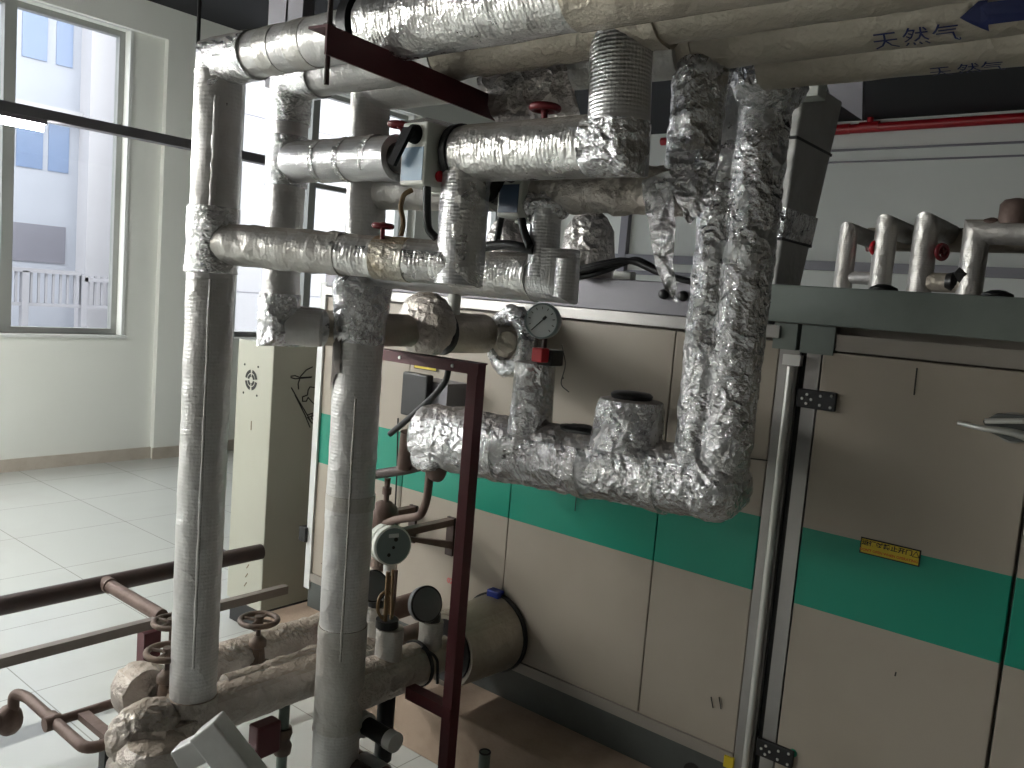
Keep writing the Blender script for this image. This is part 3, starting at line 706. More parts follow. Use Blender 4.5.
# ---------------------------------------------------------------- twin riser and the thick horizontal vessel
Gx, Gy = -1.137, 2.33
G = thing('twin_riser', 'broad crumpled foil riser of two pipes wrapped together, tallest at centre right', 'pipe', (Gx, Gy, 1.5))
obj('jacket', tube([(Gx-.012, Gy, 1.52), (Gx-.012, Gy, 2.68)], .070, seg=40, step=.01, amp=.006, freq=13, seed=33), 'foil_crumple', G, True)
obj('jacket', tube([(Gx+.078, Gy, 1.50), (Gx+.098, Gy-.02, 2.68)], .074, seg=40, step=.01, amp=.006, freq=13, seed=34), 'foil_crumple', G, True)
obj('top_wrap', blob((Gx+.11, Gy-.04, 2.64), (.10,.12,.085), .012, 14, 5, seed=35), 'foil_crumple', G, True)
obj('jacket', tube([(Gx+.035, Gy+.01, 1.50), (Gx+.045, Gy+.01, 2.68)], .068, seg=40, step=.012, amp=.008, freq=12, seed=37), 'foil_crumple', G, True)
U = thing('insulated_vessel', 'thick horizontal foil wrapped vessel with two necks, low in front of the green band', 'vessel', (-1.7, 2.35, 1.34))
obj('jacket', tube([(-2.35, 2.35, 1.436), (-1.06, 2.35, 1.490)], .126, seg=44, step=.012, amp=.007, freq=15, r2=.106, dome=.07, seed=36), 'foil_crumple', U, True)
obj('corner_wrap', blob((-1.085, 2.34, 1.492), (.107,.110,.112), .007, 13, 5, seed=5), 'foil_crumple', U, True)
for x, w in ((-1.92,.06), (-1.55,.04), (-1.27,.05)):
    obj('tape_band', cut_band((x, 2.35, 1.436+(x+2.35)*.0345), (1,0,0), .126+(x+2.35)*-.0155+.002, w, .005, int(-x*70)), 'tape', U, True)
nk = obj('gauge_neck', lathe((-1.789, 2.328, 1.53), (0,0,1), [(0,.079),(.107,.074),(.251,.071),(.256,.053)], 32, amp=.006, freq=18), 'foil_crumple', U, True)
dm = obj('valve_neck', lathe((-1.394, 2.328, 1.55), (0,0,1), [(0,.123),(.043,.111),(.128,.107),(.155,.101),(.16,.075)], 36, amp=.008, freq=16), 'foil_crumple', U, True)
obj('neck_cap', lathe((-1.394, 2.328, 1.709), (0,0,1), [(0,.064),(.013,.068),(.021,.059),(.026,.01)], 28), 'blackmetal', dm, True)
obj('dark_patch', blob((-1.58, 2.35, 1.573), (.096,.053,.021), .006, 20, seed=7), 'black', U, True)
p = at(703, 518, Y=2.35); obj('drain_stub', rod((p.x, 2.35, p.z-.0), (p.x, 2.35, p.z+.085), .017, 14), 'darkpipe', U, True)
# pressure gauge with red cock
gc = at(543, 321, Y=2.29)
gv = Vector((.30,-1.0,.02)).normalized()
pg = thing('pressure_gauge', 'round white dial pressure gauge above a red cock on the vessel neck', 'gauge', (-1.789, 2.328, 1.785))
obj('stem', rod((gc.x-.005, 2.31, 1.77), (gc.x, 2.31, gc.z-.052), .009, 12), 'darkpipe', pg, True)
cs = obj('case', lathe(gc-gv*.02, gv, [(-.03,.05),(0,.060),(.03,.062),(.038,.060),(.038,.056),(.03,.054)], 32), 'meter', pg, True)
fc = obj('dial', lathe(gc+gv*.0105, gv, [(0,.0555),(.003,.0555)], 32), 'dial', cs)
nb = bmesh.new(); u = Vector((0,0,1)).cross(gv).normalized(); zz = Vector((0,0,1)); c0 = gc+gv*.0145
rod(c0+u*.012+zz*.012, c0-u*.034-zz*.034, .0018, 6, nb); rod(c0+u*.006+zz*.006, c0+u*.016+zz*.016, .005, 6, nb)
for k in range(11):
    a = math.radians(-45+k*27); d = u*math.cos(a)+zz*math.sin(a); rod(c0+d*.040, c0+d*.048, .0013, 4, nb)
obj('needle', nb, 'ink', cs)
rc = thing('gauge_cock', 'small red handled cock below the white pressure gauge', 'valve', (gc.x, 2.31, 1.78))
p = at(542, 355, Y=2.26)
obj('body', box(p.x-.030, p.x+.034, 2.27, 2.34, 1.78, 1.835), 'blackmetal', rc, bevel=.006)
obj('handle', box(p.x-.024, p.x+.022, 2.232, 2.272, p.z-.024, p.z+.024), 'red', rc, bevel=.005)
wp = [at(562,345,Y=2.29), at(566,365,Y=2.29), at(560,385,Y=2.29), at(569,392,Y=2.29)]
obj('lockwire', tube(fillet(wp, .02, 4), .002, 6, .02), 'blackmetal', rc, True)

# ---------------------------------------------------------------- low elbow pipe behind (with strainer bag and flange)
H3 = jacket('return_pipe', 'brownish return pipe running back from the second riser to the machine', [(-2.375, 1.84, 1.843), (-2.37, 2.60, 1.838)], .062, 'foil_dull', amp=.003, freq=10, seed=40)
obj('strainer_body', tube([(-2.37, 2.44, 1.838), (-2.37, 2.70, 1.836)], .083, amp=.003, freq=12, seed=41), 'foil_dull', H3, True)
obj('drain_leg', rod((-2.36, 2.50, 1.90), (-2.36, 2.50, 2.02), .026, 16), 'white', H3, True)
obj('black_joint', lathe((-2.37, 2.435, 1.838), (0,1,0), [(0,.05),(0,.092),(.02,.092),(.02,.05)], 28), 'black', H3, True)
q = at(433, 323, X=-2.37)
tag(obj('foil_bag', blob((q.x+.02, q.y-.06, q.z-.005), (.14,.08,.125), .008, 14, 5, seed=6), 'foil_dusty', smooth=True), 'rounded foil bag wrapped over a valve, left of the dial gauge under the crossovers', 'foil wrap')
q = at(510, 342, Y=2.72)
FW_ = thing('wrapped_flange', 'round crinkled foil ring around the return pipe flange, left below the dial gauge', 'flange', (q.x, 2.74, q.z))
fb = bmesh.new(); ring((q.x, 2.73, q.z), (.25,1,0), .11, .042, 48, 14, fb)
for v in fb.verts: v.co += (v.co-Vector((q.x,2.73,q.z))).normalized()*crumple(v.co, .016, 22)
obj('foil_ring', fb, 'foil_crumple', FW_, True)
obj('flange_face', lathe((q.x, 2.74, q.z), (.25,-1,0), [(-.03,.10),(.0,.10),(.03,.05),(.06,.045)], 28), 'foil_dull', FW_, True)

# maroon support stand
SY, SXr, SXl = 2.195, -1.94, -2.60
st = thing('support_stand', 'maroon angle iron stand in front of the machine, under the return pipe', 'stand', (-2.2, SY, 0))
for x in (SXr, SXl):
    g = box(x-.022, x+.022, SY-.025, SY-.020, 0, 1.76); box(x+.016, x+.022, SY-.020, SY+.020, 0, 1.76, g)
    obj('leg', g, 'maroon', st)
g = box(SXl-.03, SXr+.03, SY-.03, SY-.024, 1.725, 1.765); box(SXl-.03, SXr+.02, SY-.024, SY+.03, 1.759, 1.765, g); obj('top_bar', g, 'maroon', st)
g = box(-2.15, SXr+.02, SY-.028, SY-.022, .475, .52); box(-2.15, SXr+.02, SY-.022, SY+.02, .514, .52, g); obj('lower_bar', g, 'maroon', st)
bn = bmesh.new()
for x in (-2.30, -2.03): lathe((x, SY-.03, 1.745), (0,-1,0), [(0,.007),(.004,.006)], 8, bn)
obj('bolts', bn, 'steel', st)

# ---------------------------------------------------------------- valve boxes (actuators)
def valve_box(label, cxx, cyy, z0, hgt, w, d, lab, lever_dir):
    t = thing('valve_actuator', label, 'valve actuator', (cxx, cyy, z0))
    b = obj('housing', box(cxx-w, cxx, cyy, cyy+d, z0, z0+hgt), 'white', t, bevel=.006)
    obj('cover', box(cxx-w-.008, cxx+.006, cyy+d*.80, cyy+d, z0-.008, z0+hgt+.004), 'white', b, bevel=.004)
    obj('dark_slot', box(cxx, cxx+.0015, cyy+d*.50, cyy+d*.72, z0+.035, z0+hgt-.004), 'sheetgrey', b)
    obj('blue_label', box(cxx-w+.006, cxx-.008, cyy-.0015, cyy, z0+.012, z0+hgt*.60), lab, b)
    obj('red_knob', lathe((cxx, cyy+d*.38, z0+.03), (1,0,0), [(0,.015),(.008,.015),(.011,.011)], 18), 'red', t, True)
    hb = lathe((cxx-w*.45, cyy-.0, z0+hgt*.80), (0,-1,0), [(0,.026),(.014,.024),(.02,.018)], 20)
    hx = cxx-w*.45
    prism([(hx+.018, cyy-.02, z0+hgt*.80+.012), (hx-.016, cyy-.02, z0+hgt*.80+.014), (hx-.068*lever_dir, cyy-.02, z0+hgt*.80-.075), (hx-.045*lever_dir, cyy-.02, z0+hgt*.80-.085)], (0,-.012,0), hb)
    lv = obj('lever', hb, 'black_lever', t)
    obj('lever_screw', lathe((hx, cyy-.02, z0+hgt*.80), (0,-1,0), [(0,.007),(.003,.006)], 10), 'steel', lv)
    return t
c1 = at(426, 150, Y=1.59)
V1 = valve_box('white valve box with pale blue label and black lever, the nearer of two', c1.x, 1.59, 2.275, .165, .095, .145, 'label', 1)
obj('marked_tape', sheet([((c1.x-.09, 1.585, 2.443), (c1.x-.09, 1.70, 2.445)), ((c1.x+.0, 1.585, 2.447), (c1.x+.005, 1.71, 2.452))], .004, 20), 'tape', V1, True)
obj('valve_stem', rod((c1.x-.04, 1.70, 2.372), (c1.x-.04, 1.60, 2.372), .03, 16), 'blackmetal', V1, True)
obj('valve_body', rod((xg-.01, R2_, 2.372), (xs, R2_, 2.372), .045, 20), 'blackmetal', V1, True)
c2 = at(521, 195, Y=1.84)
V2 = valve_box('white valve box with navy label and black lever, behind and lower', c2.x, 1.84, 2.222, .150, .085, .115, 'label_dk', 1)
obj('valve_body', rod((at(492,190,Y=R3).x, R3, 2.306), (at(545,190,Y=R3).x, R3, 2.306), .04, 20), 'blackmetal', V2, True)
def cable(label, pts, r, mat='black', cat='cable'):
    return tag(obj('cable', tube(fillet(pts, .05, 5), r, 12, .02), mat, smooth=True), label, cat)
cable('black conduit dropping from the nearer valve box to the stained crossover', [at(427,186,Y=1.62), at(427,215,Y=1.63), at(428,230,Y=1.64), at(436,238,Y=1.65)], .0115)
cable('black conduit slanting down from the left underside of the farther valve box', [at(503,208,Y=1.88), at(499,228,Y=1.87), at(496,246,Y=1.86)], .010)
cable('black conduit slanting down from the right underside of the farther valve box', [at(520,212,Y=1.87), at(524,232,Y=1.86), at(530,247,Y=1.85)], .012)
cable('black rubber lying on the rear crossover between the two conduits', [at(484,247,Y=1.86), at(505,244,Y=1.86), at(534,250,Y=1.86)], .014)
cable('brown braided hose looped beside the nearer valve box', [at(412,190,Y=1.66), at(404,194,Y=1.64), at(400,208,Y=1.62), at(404,222,Y=1.63), at(401,236,Y=1.63)], .007, 'hose', 'hose')
def handwheel(name, label, c, R, mat, post=None, axis=(0,0,1), rr=.006, spokes=4, cat='handwheel'):
    t = thing(name, label, cat, c); ax = Vector(axis).normalized(); c = Vector(c)
    obj('wheel_rim', ring(c, ax, R, rr, 32, 10), mat, t, True)
    up = Vector((0,0,1)) if abs(ax.z) < .9 else Vector((0,1,0)); u = ax.cross(up).normalized(); v = ax.cross(u)
    sb_ = bmesh.new()
    for k in range(spokes):
        a = 2*math.pi*k/spokes+.4; rod(c, c+(u*math.cos(a)+v*math.sin(a))*R, rr*.7, 8, sb_)
    lathe(c-ax*rr*1.4, ax, [(0,R*.28),(rr*2.8,R*.26)], 14, sb_)
    obj('spokes', sb_, mat, t)
    if post: obj('spindle', rod(c, post, rr*.9, 10), mat, t, True)
    return t
p = at(400,125,Y=1.66); handwheel('valve_handwheel', 'small dark red handwheel on the branch beside the nearer valve box', p, .028, 'darkred', (p.x, R2_, 2.41), rr=.008)
p = at(545,108,Y=1.70); handwheel('valve_handwheel', 'small dark red handwheel before the hanging foil sheet', p, .032, 'darkred', (p.x, R2_, 2.43), rr=.009)
p = at(383,226,Y=1.60); handwheel('valve_handwheel', 'small dark red handwheel on the rust stained crossover', p, .024, 'darkred', (p.x, 1.60, 2.13), rr=.008)

# ---------------------------------------------------------------- foil wrapped bundles on the machine top
def wrapped(label, x, y, z, rx, ry, h, seed):
    b = lathe((x, y, z), (0,0,1), [(0,rx), (.05,rx*.98), (h*.7,rx*.86), (h*.9,rx*.6), (h,rx*.3)], 32, amp=.016, freq=14)
    return tag(obj('foil_bundle', b, 'foil_sheet', smooth=True), label, 'foil wrap')
p = at(587, 268, Y=2.86); wrapped('wide foil wrapped bundle on the machine beam beside the black cables', p.x, 2.86, 2.10, .115, .1, .27, 1)
p = at(507, 250, Y=2.86); wrapped('foil wrapped bundle on the machine beam, seen below the farther valve box', p.x, 2.86, 2.10, .11, .1, .24, 2)

# ---------------------------------------------------------------- slanted foil clad duct behind the twin riser
def duct_pts(z_px_left, z_px_corner, z_px_right, Yc=2.95):
    c = at(*z_px_corner, Y=Yc); l = at(*z_px_left, Y=Yc); l.z = c.z
    r = at(*z_px_right, X=c.x); r.z = c.z
    bk = l+(r-c); return [l, c, r, bk]
dk = duct_pts((769,286),(776,286),(800,285)); up_ = duct_pts((793,100),(803,100),(841,100))
for q in dk: q.z = 2.10
bm = bmesh.new(); rows = []
for k in range(15):
    t = k/14*1.12; rows.append([bm.verts.new(a+(b-a)*t) for a, b in zip(dk, up_)])
for a, b in zip(rows, rows[1:]):
    for i in range(4): bm.faces.new((a[i], a[(i+1) % 4], b[(i+1) % 4], b[i]))
bm.faces.new(rows[0]); bm.faces.new(rows[-1]); bmesh.ops.recalc_face_normals(bm, faces=bm.faces)
DU = thing('foil_clad_duct', 'slanted square duct clad in foil behind the twin riser, on the machine', 'duct', tuple(dk[1]))
obj('cladding', bm, 'foil_duct', DU, bevel=.008)
def belt(t0, t1, s, mat, nm):
    bm = bmesh.new(); rr = []
    for t in (t0, t1):
        ps = [a.lerp(b, t) for a, b in zip(dk, up_)]; c = sum(ps, Vector())/4
        rr.append([bm.verts.new(c+(q-c)*s) for q in ps])
    for i in range(4): bm.faces.new((rr[0][i], rr[0][(i+1) % 4], rr[1][(i+1) % 4], rr[1][i]))
    bm.faces.new(rr[0]); bm.faces.new(rr[1]); bmesh.ops.recalc_face_normals(bm, faces=bm.faces)
    obj(nm, bm, mat, DU)
belt(.28, .44, 1.10, 'foil_crumple', 'foil_wrap'); belt(.268, .282, 1.12, 'black', 'black_band'); belt(.80, .815, 1.06, 'black', 'black_band')
p = at(806, 92, Y=2.9); tag(obj('junction_box', box(p.x-.05, p.x+.05, 2.88, 2.96, p.z-.02, p.z+.06), 'white', bevel=.004), 'small white box under the lowest header, by the slanted duct', 'box')
# grey sheet hood rising to the ceiling
a = [at(826,80,Y=3.9), at(863,70,Y=3.9), at(862,120,Y=3.9), at(831,99,Y=3.9)]
hb = prism([a[0]+Vector((0,0,1.3)), a[1]+Vector((0,0,1.25)), a[1], a[2], a[3], a[0]], (0,.03,0))
tag(obj('sheet_metal_hood', hb, 'sheetgrey'), 'grey sheet metal hood with a slanted lower edge, behind the headers', 'hood')

# red sprinkler main on the far wall
sp_ = thing('sprinkler_pipe', 'red sprinkler pipe along the top of the far wall', 'pipe', (-2, YB-.12, 4.48))
obj('main', rod((-6.6, YB-.12, 4.46), (5, YB-.12, 4.52), .058, 16), 'redpipe', sp_, True)
p = at(869, 131, Y=YB-.12); p3 = at(869, 108, Y=YB-.12)
obj('branch', tube(fillet([(p.x, YB-.12, 4.48), (p.x, YB-.12, 4.80-.06), (p.x-.35, YB-.12, 4.80-.04)], .08), .04, 14, .05), 'redpipe', sp_, True)
obj('tee', rod((p.x-.12, YB-.12, 4.483), (p.x+.12, YB-.12, 4.486), .068, 16), 'redpipe', sp_, True)
obj('pipe_end', rod((at(840,131,Y=YB-.12).x-.1, YB-.12, 4.475), (at(840,131,Y=YB-.12).x+.12, YB-.12, 4.478), .066, 16), 'redpipe', sp_, True)

# ---------------------------------------------------------------- far manifold standing on the machine roof
FYp = 4.9
mf = thing('far_manifold', 'row of foil pipe stubs joined by a header, far behind the grey beam', 'pipes', (-1.3, 5, 1.99))
tops = [(850, 232, .050), (888, 226, .058), (928, 225, .062), (978, 232, .064)]
for i, (px, py, r) in enumerate(tops):
    p = at(px-1, py, Y=FYp)
    yb_ = FYp+.55
    if i < 3: pth = [(p.x, FYp, 1.99), (p.x, FYp, p.z), (p.x, yb_, p.z-.0)]
    else: pth = [(p.x, FYp, 1.99), (p.x, FYp, p.z), (p.x+1.8, FYp, p.z)]
    obj('upright', tube(pth, r, 20, .04, amp=.003, freq=12, seed=i), 'foil_smooth', mf, True)
p = at(900, 240, Y=FYp+.5)
obj('header', rod((at(868,240,Y=FYp+.5).x, FYp+.5, p.z), (1.0, FYp+.5, p.z+.03), .07, 20), 'foil_dull', mf, True)
p = at(862, 278, Y=FYp); obj('lower_branch', rod((at(845,279,Y=FYp).x, FYp, p.z), (at(880,279,Y=FYp).x, FYp, p.z), .035, 16), 'foil_riser', mf, True)
p = at(950, 283, Y=FYp); obj('lower_branch', rod((at(928,283,Y=FYp).x, FYp, p.z), (at(978,283,Y=FYp).x, FYp, p.z), .05, 16), 'foil_dull', mf, True)
p = at(942, 252, Y=FYp-.02); handwheel('valve_handwheel', 'dark red handwheel on the far manifold, third upright', p, .036, 'darkred', (p.x-.06, FYp, p.z), (1,-.6,0), rr=.012)
p = at(876, 248, Y=FYp-.02); handwheel('valve_handwheel', 'red handwheel on the far manifold, beside its first upright', p, .03, 'red', (p.x-.08, FYp+.1, p.z), (1,-.6,0), rr=.014)
p = at(963, 272, Y=FYp-.05); vv = lathe((p.x, FYp-.02, p.z-.06), (0,0,1), [(0,.03),(.05,.05),(.09,.025),(.13,.02)], 16); lathe((p.x-.08, FYp-.02, p.z-.05), (1,0,0), [(0,.04),(.03,.05),(.06,.03)], 14, vv)
tag(obj('control_valve', vv, 'blackmetal', smooth=True), 'small dark control valve on the far manifold', 'valve')
for px, py, r, h, nm in ((996, 222, .05, .06, 'small'), (1021, 203, .075, .12, 'large')):
    p = at(px, py, Y=FYp+.1)
    tag(obj('round_tank', lathe((p.x, FYp, p.z-h), (0,0,1), [(0,r),(h*.8,r),(h,r*.75),(h+.01,r*.2)], 24), 'rustpipe', smooth=True), '%s rounded grey tank top on the far manifold, right edge' % nm, 'tank')

# ---------------------------------------------------------------- low manifold: three parallel pipes towards the machine
ZP = .54
P2 = jacket('manifold_pipe', 'dusty foil manifold pipe under the leftmost riser, running back low down', [(-2.43, 1.33, ZP), (-2.43, 2.30, ZP)], .079, 'foil_dusty', amp=.006, freq=12, seed=50, step=.02)
obj('bare_pipe', rod((-2.43, 2.28, ZP), (-2.43, YM+.02, ZP), .055, 20), 'rustpipe', P2, True)
obj('top_tape', tube([(-2.46, 1.6, ZP+.055), (-2.46, 2.15, ZP+.055)], .035, 16, .02, amp=.012, freq=16), 'foil_dusty', P2, True)
obj('end_wrap', blob((-2.42, 1.30, ZP+.01), (.085,.12,.105), .012, 12, 5, seed=8), 'foil_dusty', P2, True)
obj('tape_box', box(-2.43+.05, -2.43+.10, R1-.10, R1-.02, .40, .58), 'foil_dusty', P2, bevel=.01)
P1 = jacket('manifold_pipe', 'foil manifold pipe under the torn riser, ending in a black band', [(-2.24, 1.93, ZP), (-2.24, 2.30, ZP)], .086, 'foil_dusty', amp=.006, freq=13, seed=51, step=.015)
obj('black_band', lathe((-2.24, 2.30, ZP), (0,1,0), [(0,.06),(0,.092),(.015,.092),(.015,.06)], 32), 'black', P1, True)
obj('bare_pipe', rod((-2.24, 2.29, ZP), (-2.24, YM+.02, ZP), .068, 24), 'foil_dull', P1, True)
obj('band_tail', tube(fillet([(-2.20, 2.29, ZP+.085), (-2.15, 2.33, ZP+.05), (-2.15, 2.34, ZP-.06)], .03), .006, 8, .02), 'black', P1, True)
SV = thing('entry_sleeve', 'large foil sleeve where the manifold enters the machine, open black end', 'pipe sleeve', (-2.24, 2.6, ZP))
obj('sleeve', lathe((-2.24, 2.47, .545), (0,1,0), [(0.012,.125),(0,.150),(.1,.155),(.33,.166)], 44, amp=.003, freq=12), 'foil_dull', SV, True)
obj('open_end', lathe((-2.24, 2.472, .545), (0,-1,0), [(-.02,.13),(0.0,.128),(.001,.07)], 32), 'black', SV)
obj('black_edge', lathe((-2.24, 2.775, .545), (0,1,0), [(0,.16),(0,.174),(.02,.174),(.02,.16)], 44), 'black', SV, True)
p = at(495, 596, Y=2.775); obj('blue_clip', box(p.x-.03, p.x+.035, 2.75, 2.795, p.z-.005, p.z+.03), 'blue', SV, bevel=.006)
P3 = jacket('manifold_pipe', 'crumpled foil manifold pipe behind, carrying the upright handwheel valve', [(-2.68, 1.62, .56), (-2.68, 2.36, .56)], .075, 'foil_dusty', amp=.012, freq=13, seed=52, step=.015)
obj('bare_pipe', rod((-2.68, 2.34, .56), (-2.68, YM+.02, .56), .05, 20), 'rustpipe', P3, True)
obj('end_wrap', blob((-2.68, 1.58, .57), (.08,.10,.09), .018, 12, 4, seed=3), 'foil_dusty', P3, True)

def gate_valve(label, c, base_z, R, tilt=(0,0,1)):
    t = thing('gate_valve', label, 'valve', (c[0], c[1], base_z)); c = Vector(c)
    obj('handwheel', ring(c, tilt, R, .0105, 32, 10), 'cast', t, True)
    sb_ = bmesh.new(); u = Vector((1,0,0)); v = Vector((0,1,0))
    for k in range(4):
        a = math.pi/2*k+.5; rod(c, c+(u*math.cos(a)+v*math.sin(a))*R, .006, 8, sb_)
    lathe(c-Vector((0,0,.012)), (0,0,1), [(0,.018),(.028,.016)], 14, sb_)
    obj('spokes', sb_, 'cast', t)
    obj('stem', rod(c, (c.x, c.y, base_z+.12), .009, 12), 'darkpipe', t, True)
    obj('bonnet', lathe((c.x, c.y, base_z), (0,0,1), [(0,.045),(.03,.045),(.035,.030),(.085,.024),(.09,.032),(.11,.032),(.13,.014)], 20), 'cast', t, True)
    bb = bmesh.new()
    for dx in (-.05, .05): rod((c.x+dx*.7, c.y-.01, base_z+.03), (c.x+dx*.7, c.y-.01, base_z+.08), .005, 8, bb)
    obj('bolts', bb, 'cast', t)
    return t
p = at(259, 620, X=-2.62)
gate_valve('rusty gate valve with a round handwheel, between the two left risers', (p.x, p.y, p.z), p.z-.19, .068)
p = at(168, 652, X=-2.50)
gate_valve('rusty gate valve half hidden behind the foot of the leftmost riser', (p.x, p.y, p.z), p.z-.19, .066)
p = at(172, 622, X=-2.72)
handwheel('valve_handwheel', 'rusty handwheel farther back behind the foot of the leftmost riser', p, .062, 'cast', (p.x, p.y, p.z-.12), rr=.01)

# floor frame of rusty bars at the left
RZ = .5
fr = thing('floor_pipe_rack', 'low rack of dark pipes and a flat bar running across the tiled floor', 'pipe rack', (-3.6, 1.6, 0))
xa_, xb_ = at(0, 652, Z=RZ).x, at(0, 602, Z=RZ).x
xa_ = (at(0,652,Z=RZ).x+at(300,585,Z=RZ).x)/2; xb_ = (at(0,602,Z=RZ).x+at(180,568,Z=RZ).x)/2
g = box(xa_-.018, xa_+.012, .3, 2.50, RZ-.008, RZ); box(xa_+.012, xa_+.02, .3, 2.50, RZ-.04, RZ, g); obj('flat_bar', g, 'greybar', fr)
obj('dark_pipe', rod((xb_, .3, RZ-.01), (xb_, 2.72, RZ-.01), .043, 18), 'darkpipe', fr, True)
yc = at(100, 580, Z=RZ).y
obj('cross_pipe', rod((xb_, yc, RZ), (xa_+.0, yc, RZ), .030, 16), 'rustpipe', fr, True)
obj('cross_collar', lathe((xb_+.02, yc, RZ), (1,0,0), [(0,.036),(.05,.036)], 16), 'rustpipe', fr, True)
for (x, y) in ((xa_, .9), (xb_, .9)):
    obj('leg', box(x-.02, x+.02, y-.02, y+.02, 0, RZ-.03), 'maroon', fr)
p = at(150, 628, X=xa_)
obj('leg', box(xa_-.03, xa_+.03, p.y-.04, p.y+.035, 0, RZ-.05), 'maroon', fr)

# small bore pipes at bottom left
sz = .5
q = lambda x, y: at(x, y, Z=sz)
a1, a2, a3, a4 = q(27, 697), q(84, 748), q(108, 749), q(135, 742)
lp = thing('small_bore_pipe', 'rusty small bore pipe loop at the lower left, leading to the wrapped valve', 'pipe', tuple(a2))
obj('main_run', tube(fillet([(a1.x-.06, a1.y-.02, sz-.11), (a1.x-.06, a1.y-.02, sz+.0), (a1.x, a1.y, sz), (a2.x+.02, a2.y, sz), (a2.x+.02, a2.y+.22, sz)], .05), .0185, 16, .03), 'rustpipe', lp, True)
b1_, b2_ = q(54, 722), q(140, 692)
obj('branch', rod(b1_, (b1_.x, b2_.y+.05, sz), .0165, 14), 'rustpipe', lp, True)
c1_, c2_ = q(80, 712), q(106, 738)
obj('flat_link', box(c1_.x, c2_.x+.02, c1_.y-.018, c1_.y+.018, sz-.012, sz+.01), 'rustpipe', lp)
obj('coupling', lathe((b1_.x, b1_.y-.03, sz), (0,1,0), [(0,.024),(.05,.024)], 14), 'rustpipe', lp, True)
obj('coupling', lathe((a1.x+.19, a1.y, sz), (1,0,0), [(0,.025),(.04,.025)], 14), 'rustpipe', lp, True)
e = q(12, 725)
obj('elbow_fitting', blob((a1.x-.07, a1.y-.03, sz-.10), (.045,.045,.055), .004, 12, 3), 'rustpipe', lp, True)
obj('tail_pipe', rod((a1.x-.07, a1.y-.03, sz-.09), (a1.x-.07, a1.y-.6, sz-.09), .03, 16), 'rustpipe', lp, True)
obj('post', box(c2_.x-.03, c2_.x+.01, c1_.y-.02, c1_.y+.02, 0, sz-.012), 'blackmetal', lp)
wv = thing('wrapped_valve', 'crumpled dusty foil bundle around a valve at the foot of the leftmost riser', 'foil wrap', (-2.42, 1.3, .3))
p = at(148, 728, Y=1.28)
obj('foil_wrap', lathe((p.x+.01, 1.28, .33), (.12,.05,1), [(0,.07),(.02,.105),(.10,.115),(.20,.112),(.235,.085),(.25,.04)], 30, amp=.010, freq=16), 'foil_dusty', wv, True)
obj('side_wrap', lathe((p.x-.12, 1.27, .45), (1,.1,0), [(0,.05),(.02,.075),(.12,.08),(.2,.07)], 24, amp=.010, freq=18), 'foil_dusty', wv, True)
p = at(142, 686, Y=1.40)
obj('upper_wrap', lathe((p.x-.045, 1.40, p.z-.01), (1,-.15,.1), [(0,.05),(.01,.085),(.07,.095),(.13,.085),(.14,.05)], 30, amp=.010, freq=16), 'foil_dusty', wv, True)
p = at(158, 735, Y=1.2); obj('taped_side', sheet([((-2.36,1.22,.60),(-2.30,1.30,.60)), ((-2.36,1.2,.40),(-2.28,1.29,.40))], .008, 12), 'foil_dusty', wv, True)
# grey conduit hood, foreground
pc = at(222, 752, Y=1.34)
mt = Matrix.Translation(pc) @ Matrix.Rotation(math.radians(52), 4, 'Z') @ Matrix.Rotation(math.radians(-52), 4, 'X')
mt = Matrix.Translation(pc) @ Matrix(((AR.x, AD.x, AF.x), (AR.y, AD.y, AF.y), (AR.z, AD.z, AF.z))).to_4x4() @ Matrix.Rotation(math.radians(52), 4, 'Z')
gh = thing('cladding_box', 'grey angled sheet metal cover at the bottom edge, below the leftmost riser', 'cover', tuple(pc))
obj('cover', box(-.09, .14, -.055, .035, -.04, .05, None, mt), 'clad', gh, bevel=.006)
mt2 = Matrix.Translation(pc) @ Matrix(((AR.x, AD.x, AF.x), (AR.y, AD.y, AF.y), (AR.z, AD.z, AF.z))).to_4x4() @ Matrix.Rotation(math.radians(-28), 4, 'Z')
obj('cover_neck', box(-.12, .02, -.075, .0, -.03, .045, None, mt2), 'clad', gh, bevel=.006)

# drains below the manifold, behind the left risers
p = at(285, 700, X=-2.43)
dr = thing('drain_pipe', 'grey green drain pipe dropping between the two left risers', 'pipe', (p.x, p.y, 0))
obj('pipe', rod((-2.43, p.y, 0), (-2.43, p.y, .50), .02, 16), 'greenpipe', dr, True)
obj('valve_body', lathe((-2.43, p.y, .27), (0,0,1), [(0,.03),(.03,.034),(.05,.024),(.08,.034),(.1,.03)], 16), 'cast', dr, True)
p2 = at(266, 742, X=-2.43)
obj('red_handle', box(-2.46, -2.40, p.y-.13, p.y-.03, .30, .42), 'maroon', dr, bevel=.008)
p = at(300, 715, X=-2.43)
tag(obj('steam_trap', lathe((-2.47, p.y+.10, .30), (.5,1,-.25), [(0,.02),(.02,.05),(.14,.055),(.18,.05),(.2,.02)], 22), 'cast', smooth=True), 'rounded brown steam trap hanging between the left risers', 'steam trap')
obj('riser_tail', rod((-2.43, p.y+.16, .30), (-2.43, p.y+.16, .48), .016, 12), 'rustpipe', bpy.data.objects['steam_trap'], True)
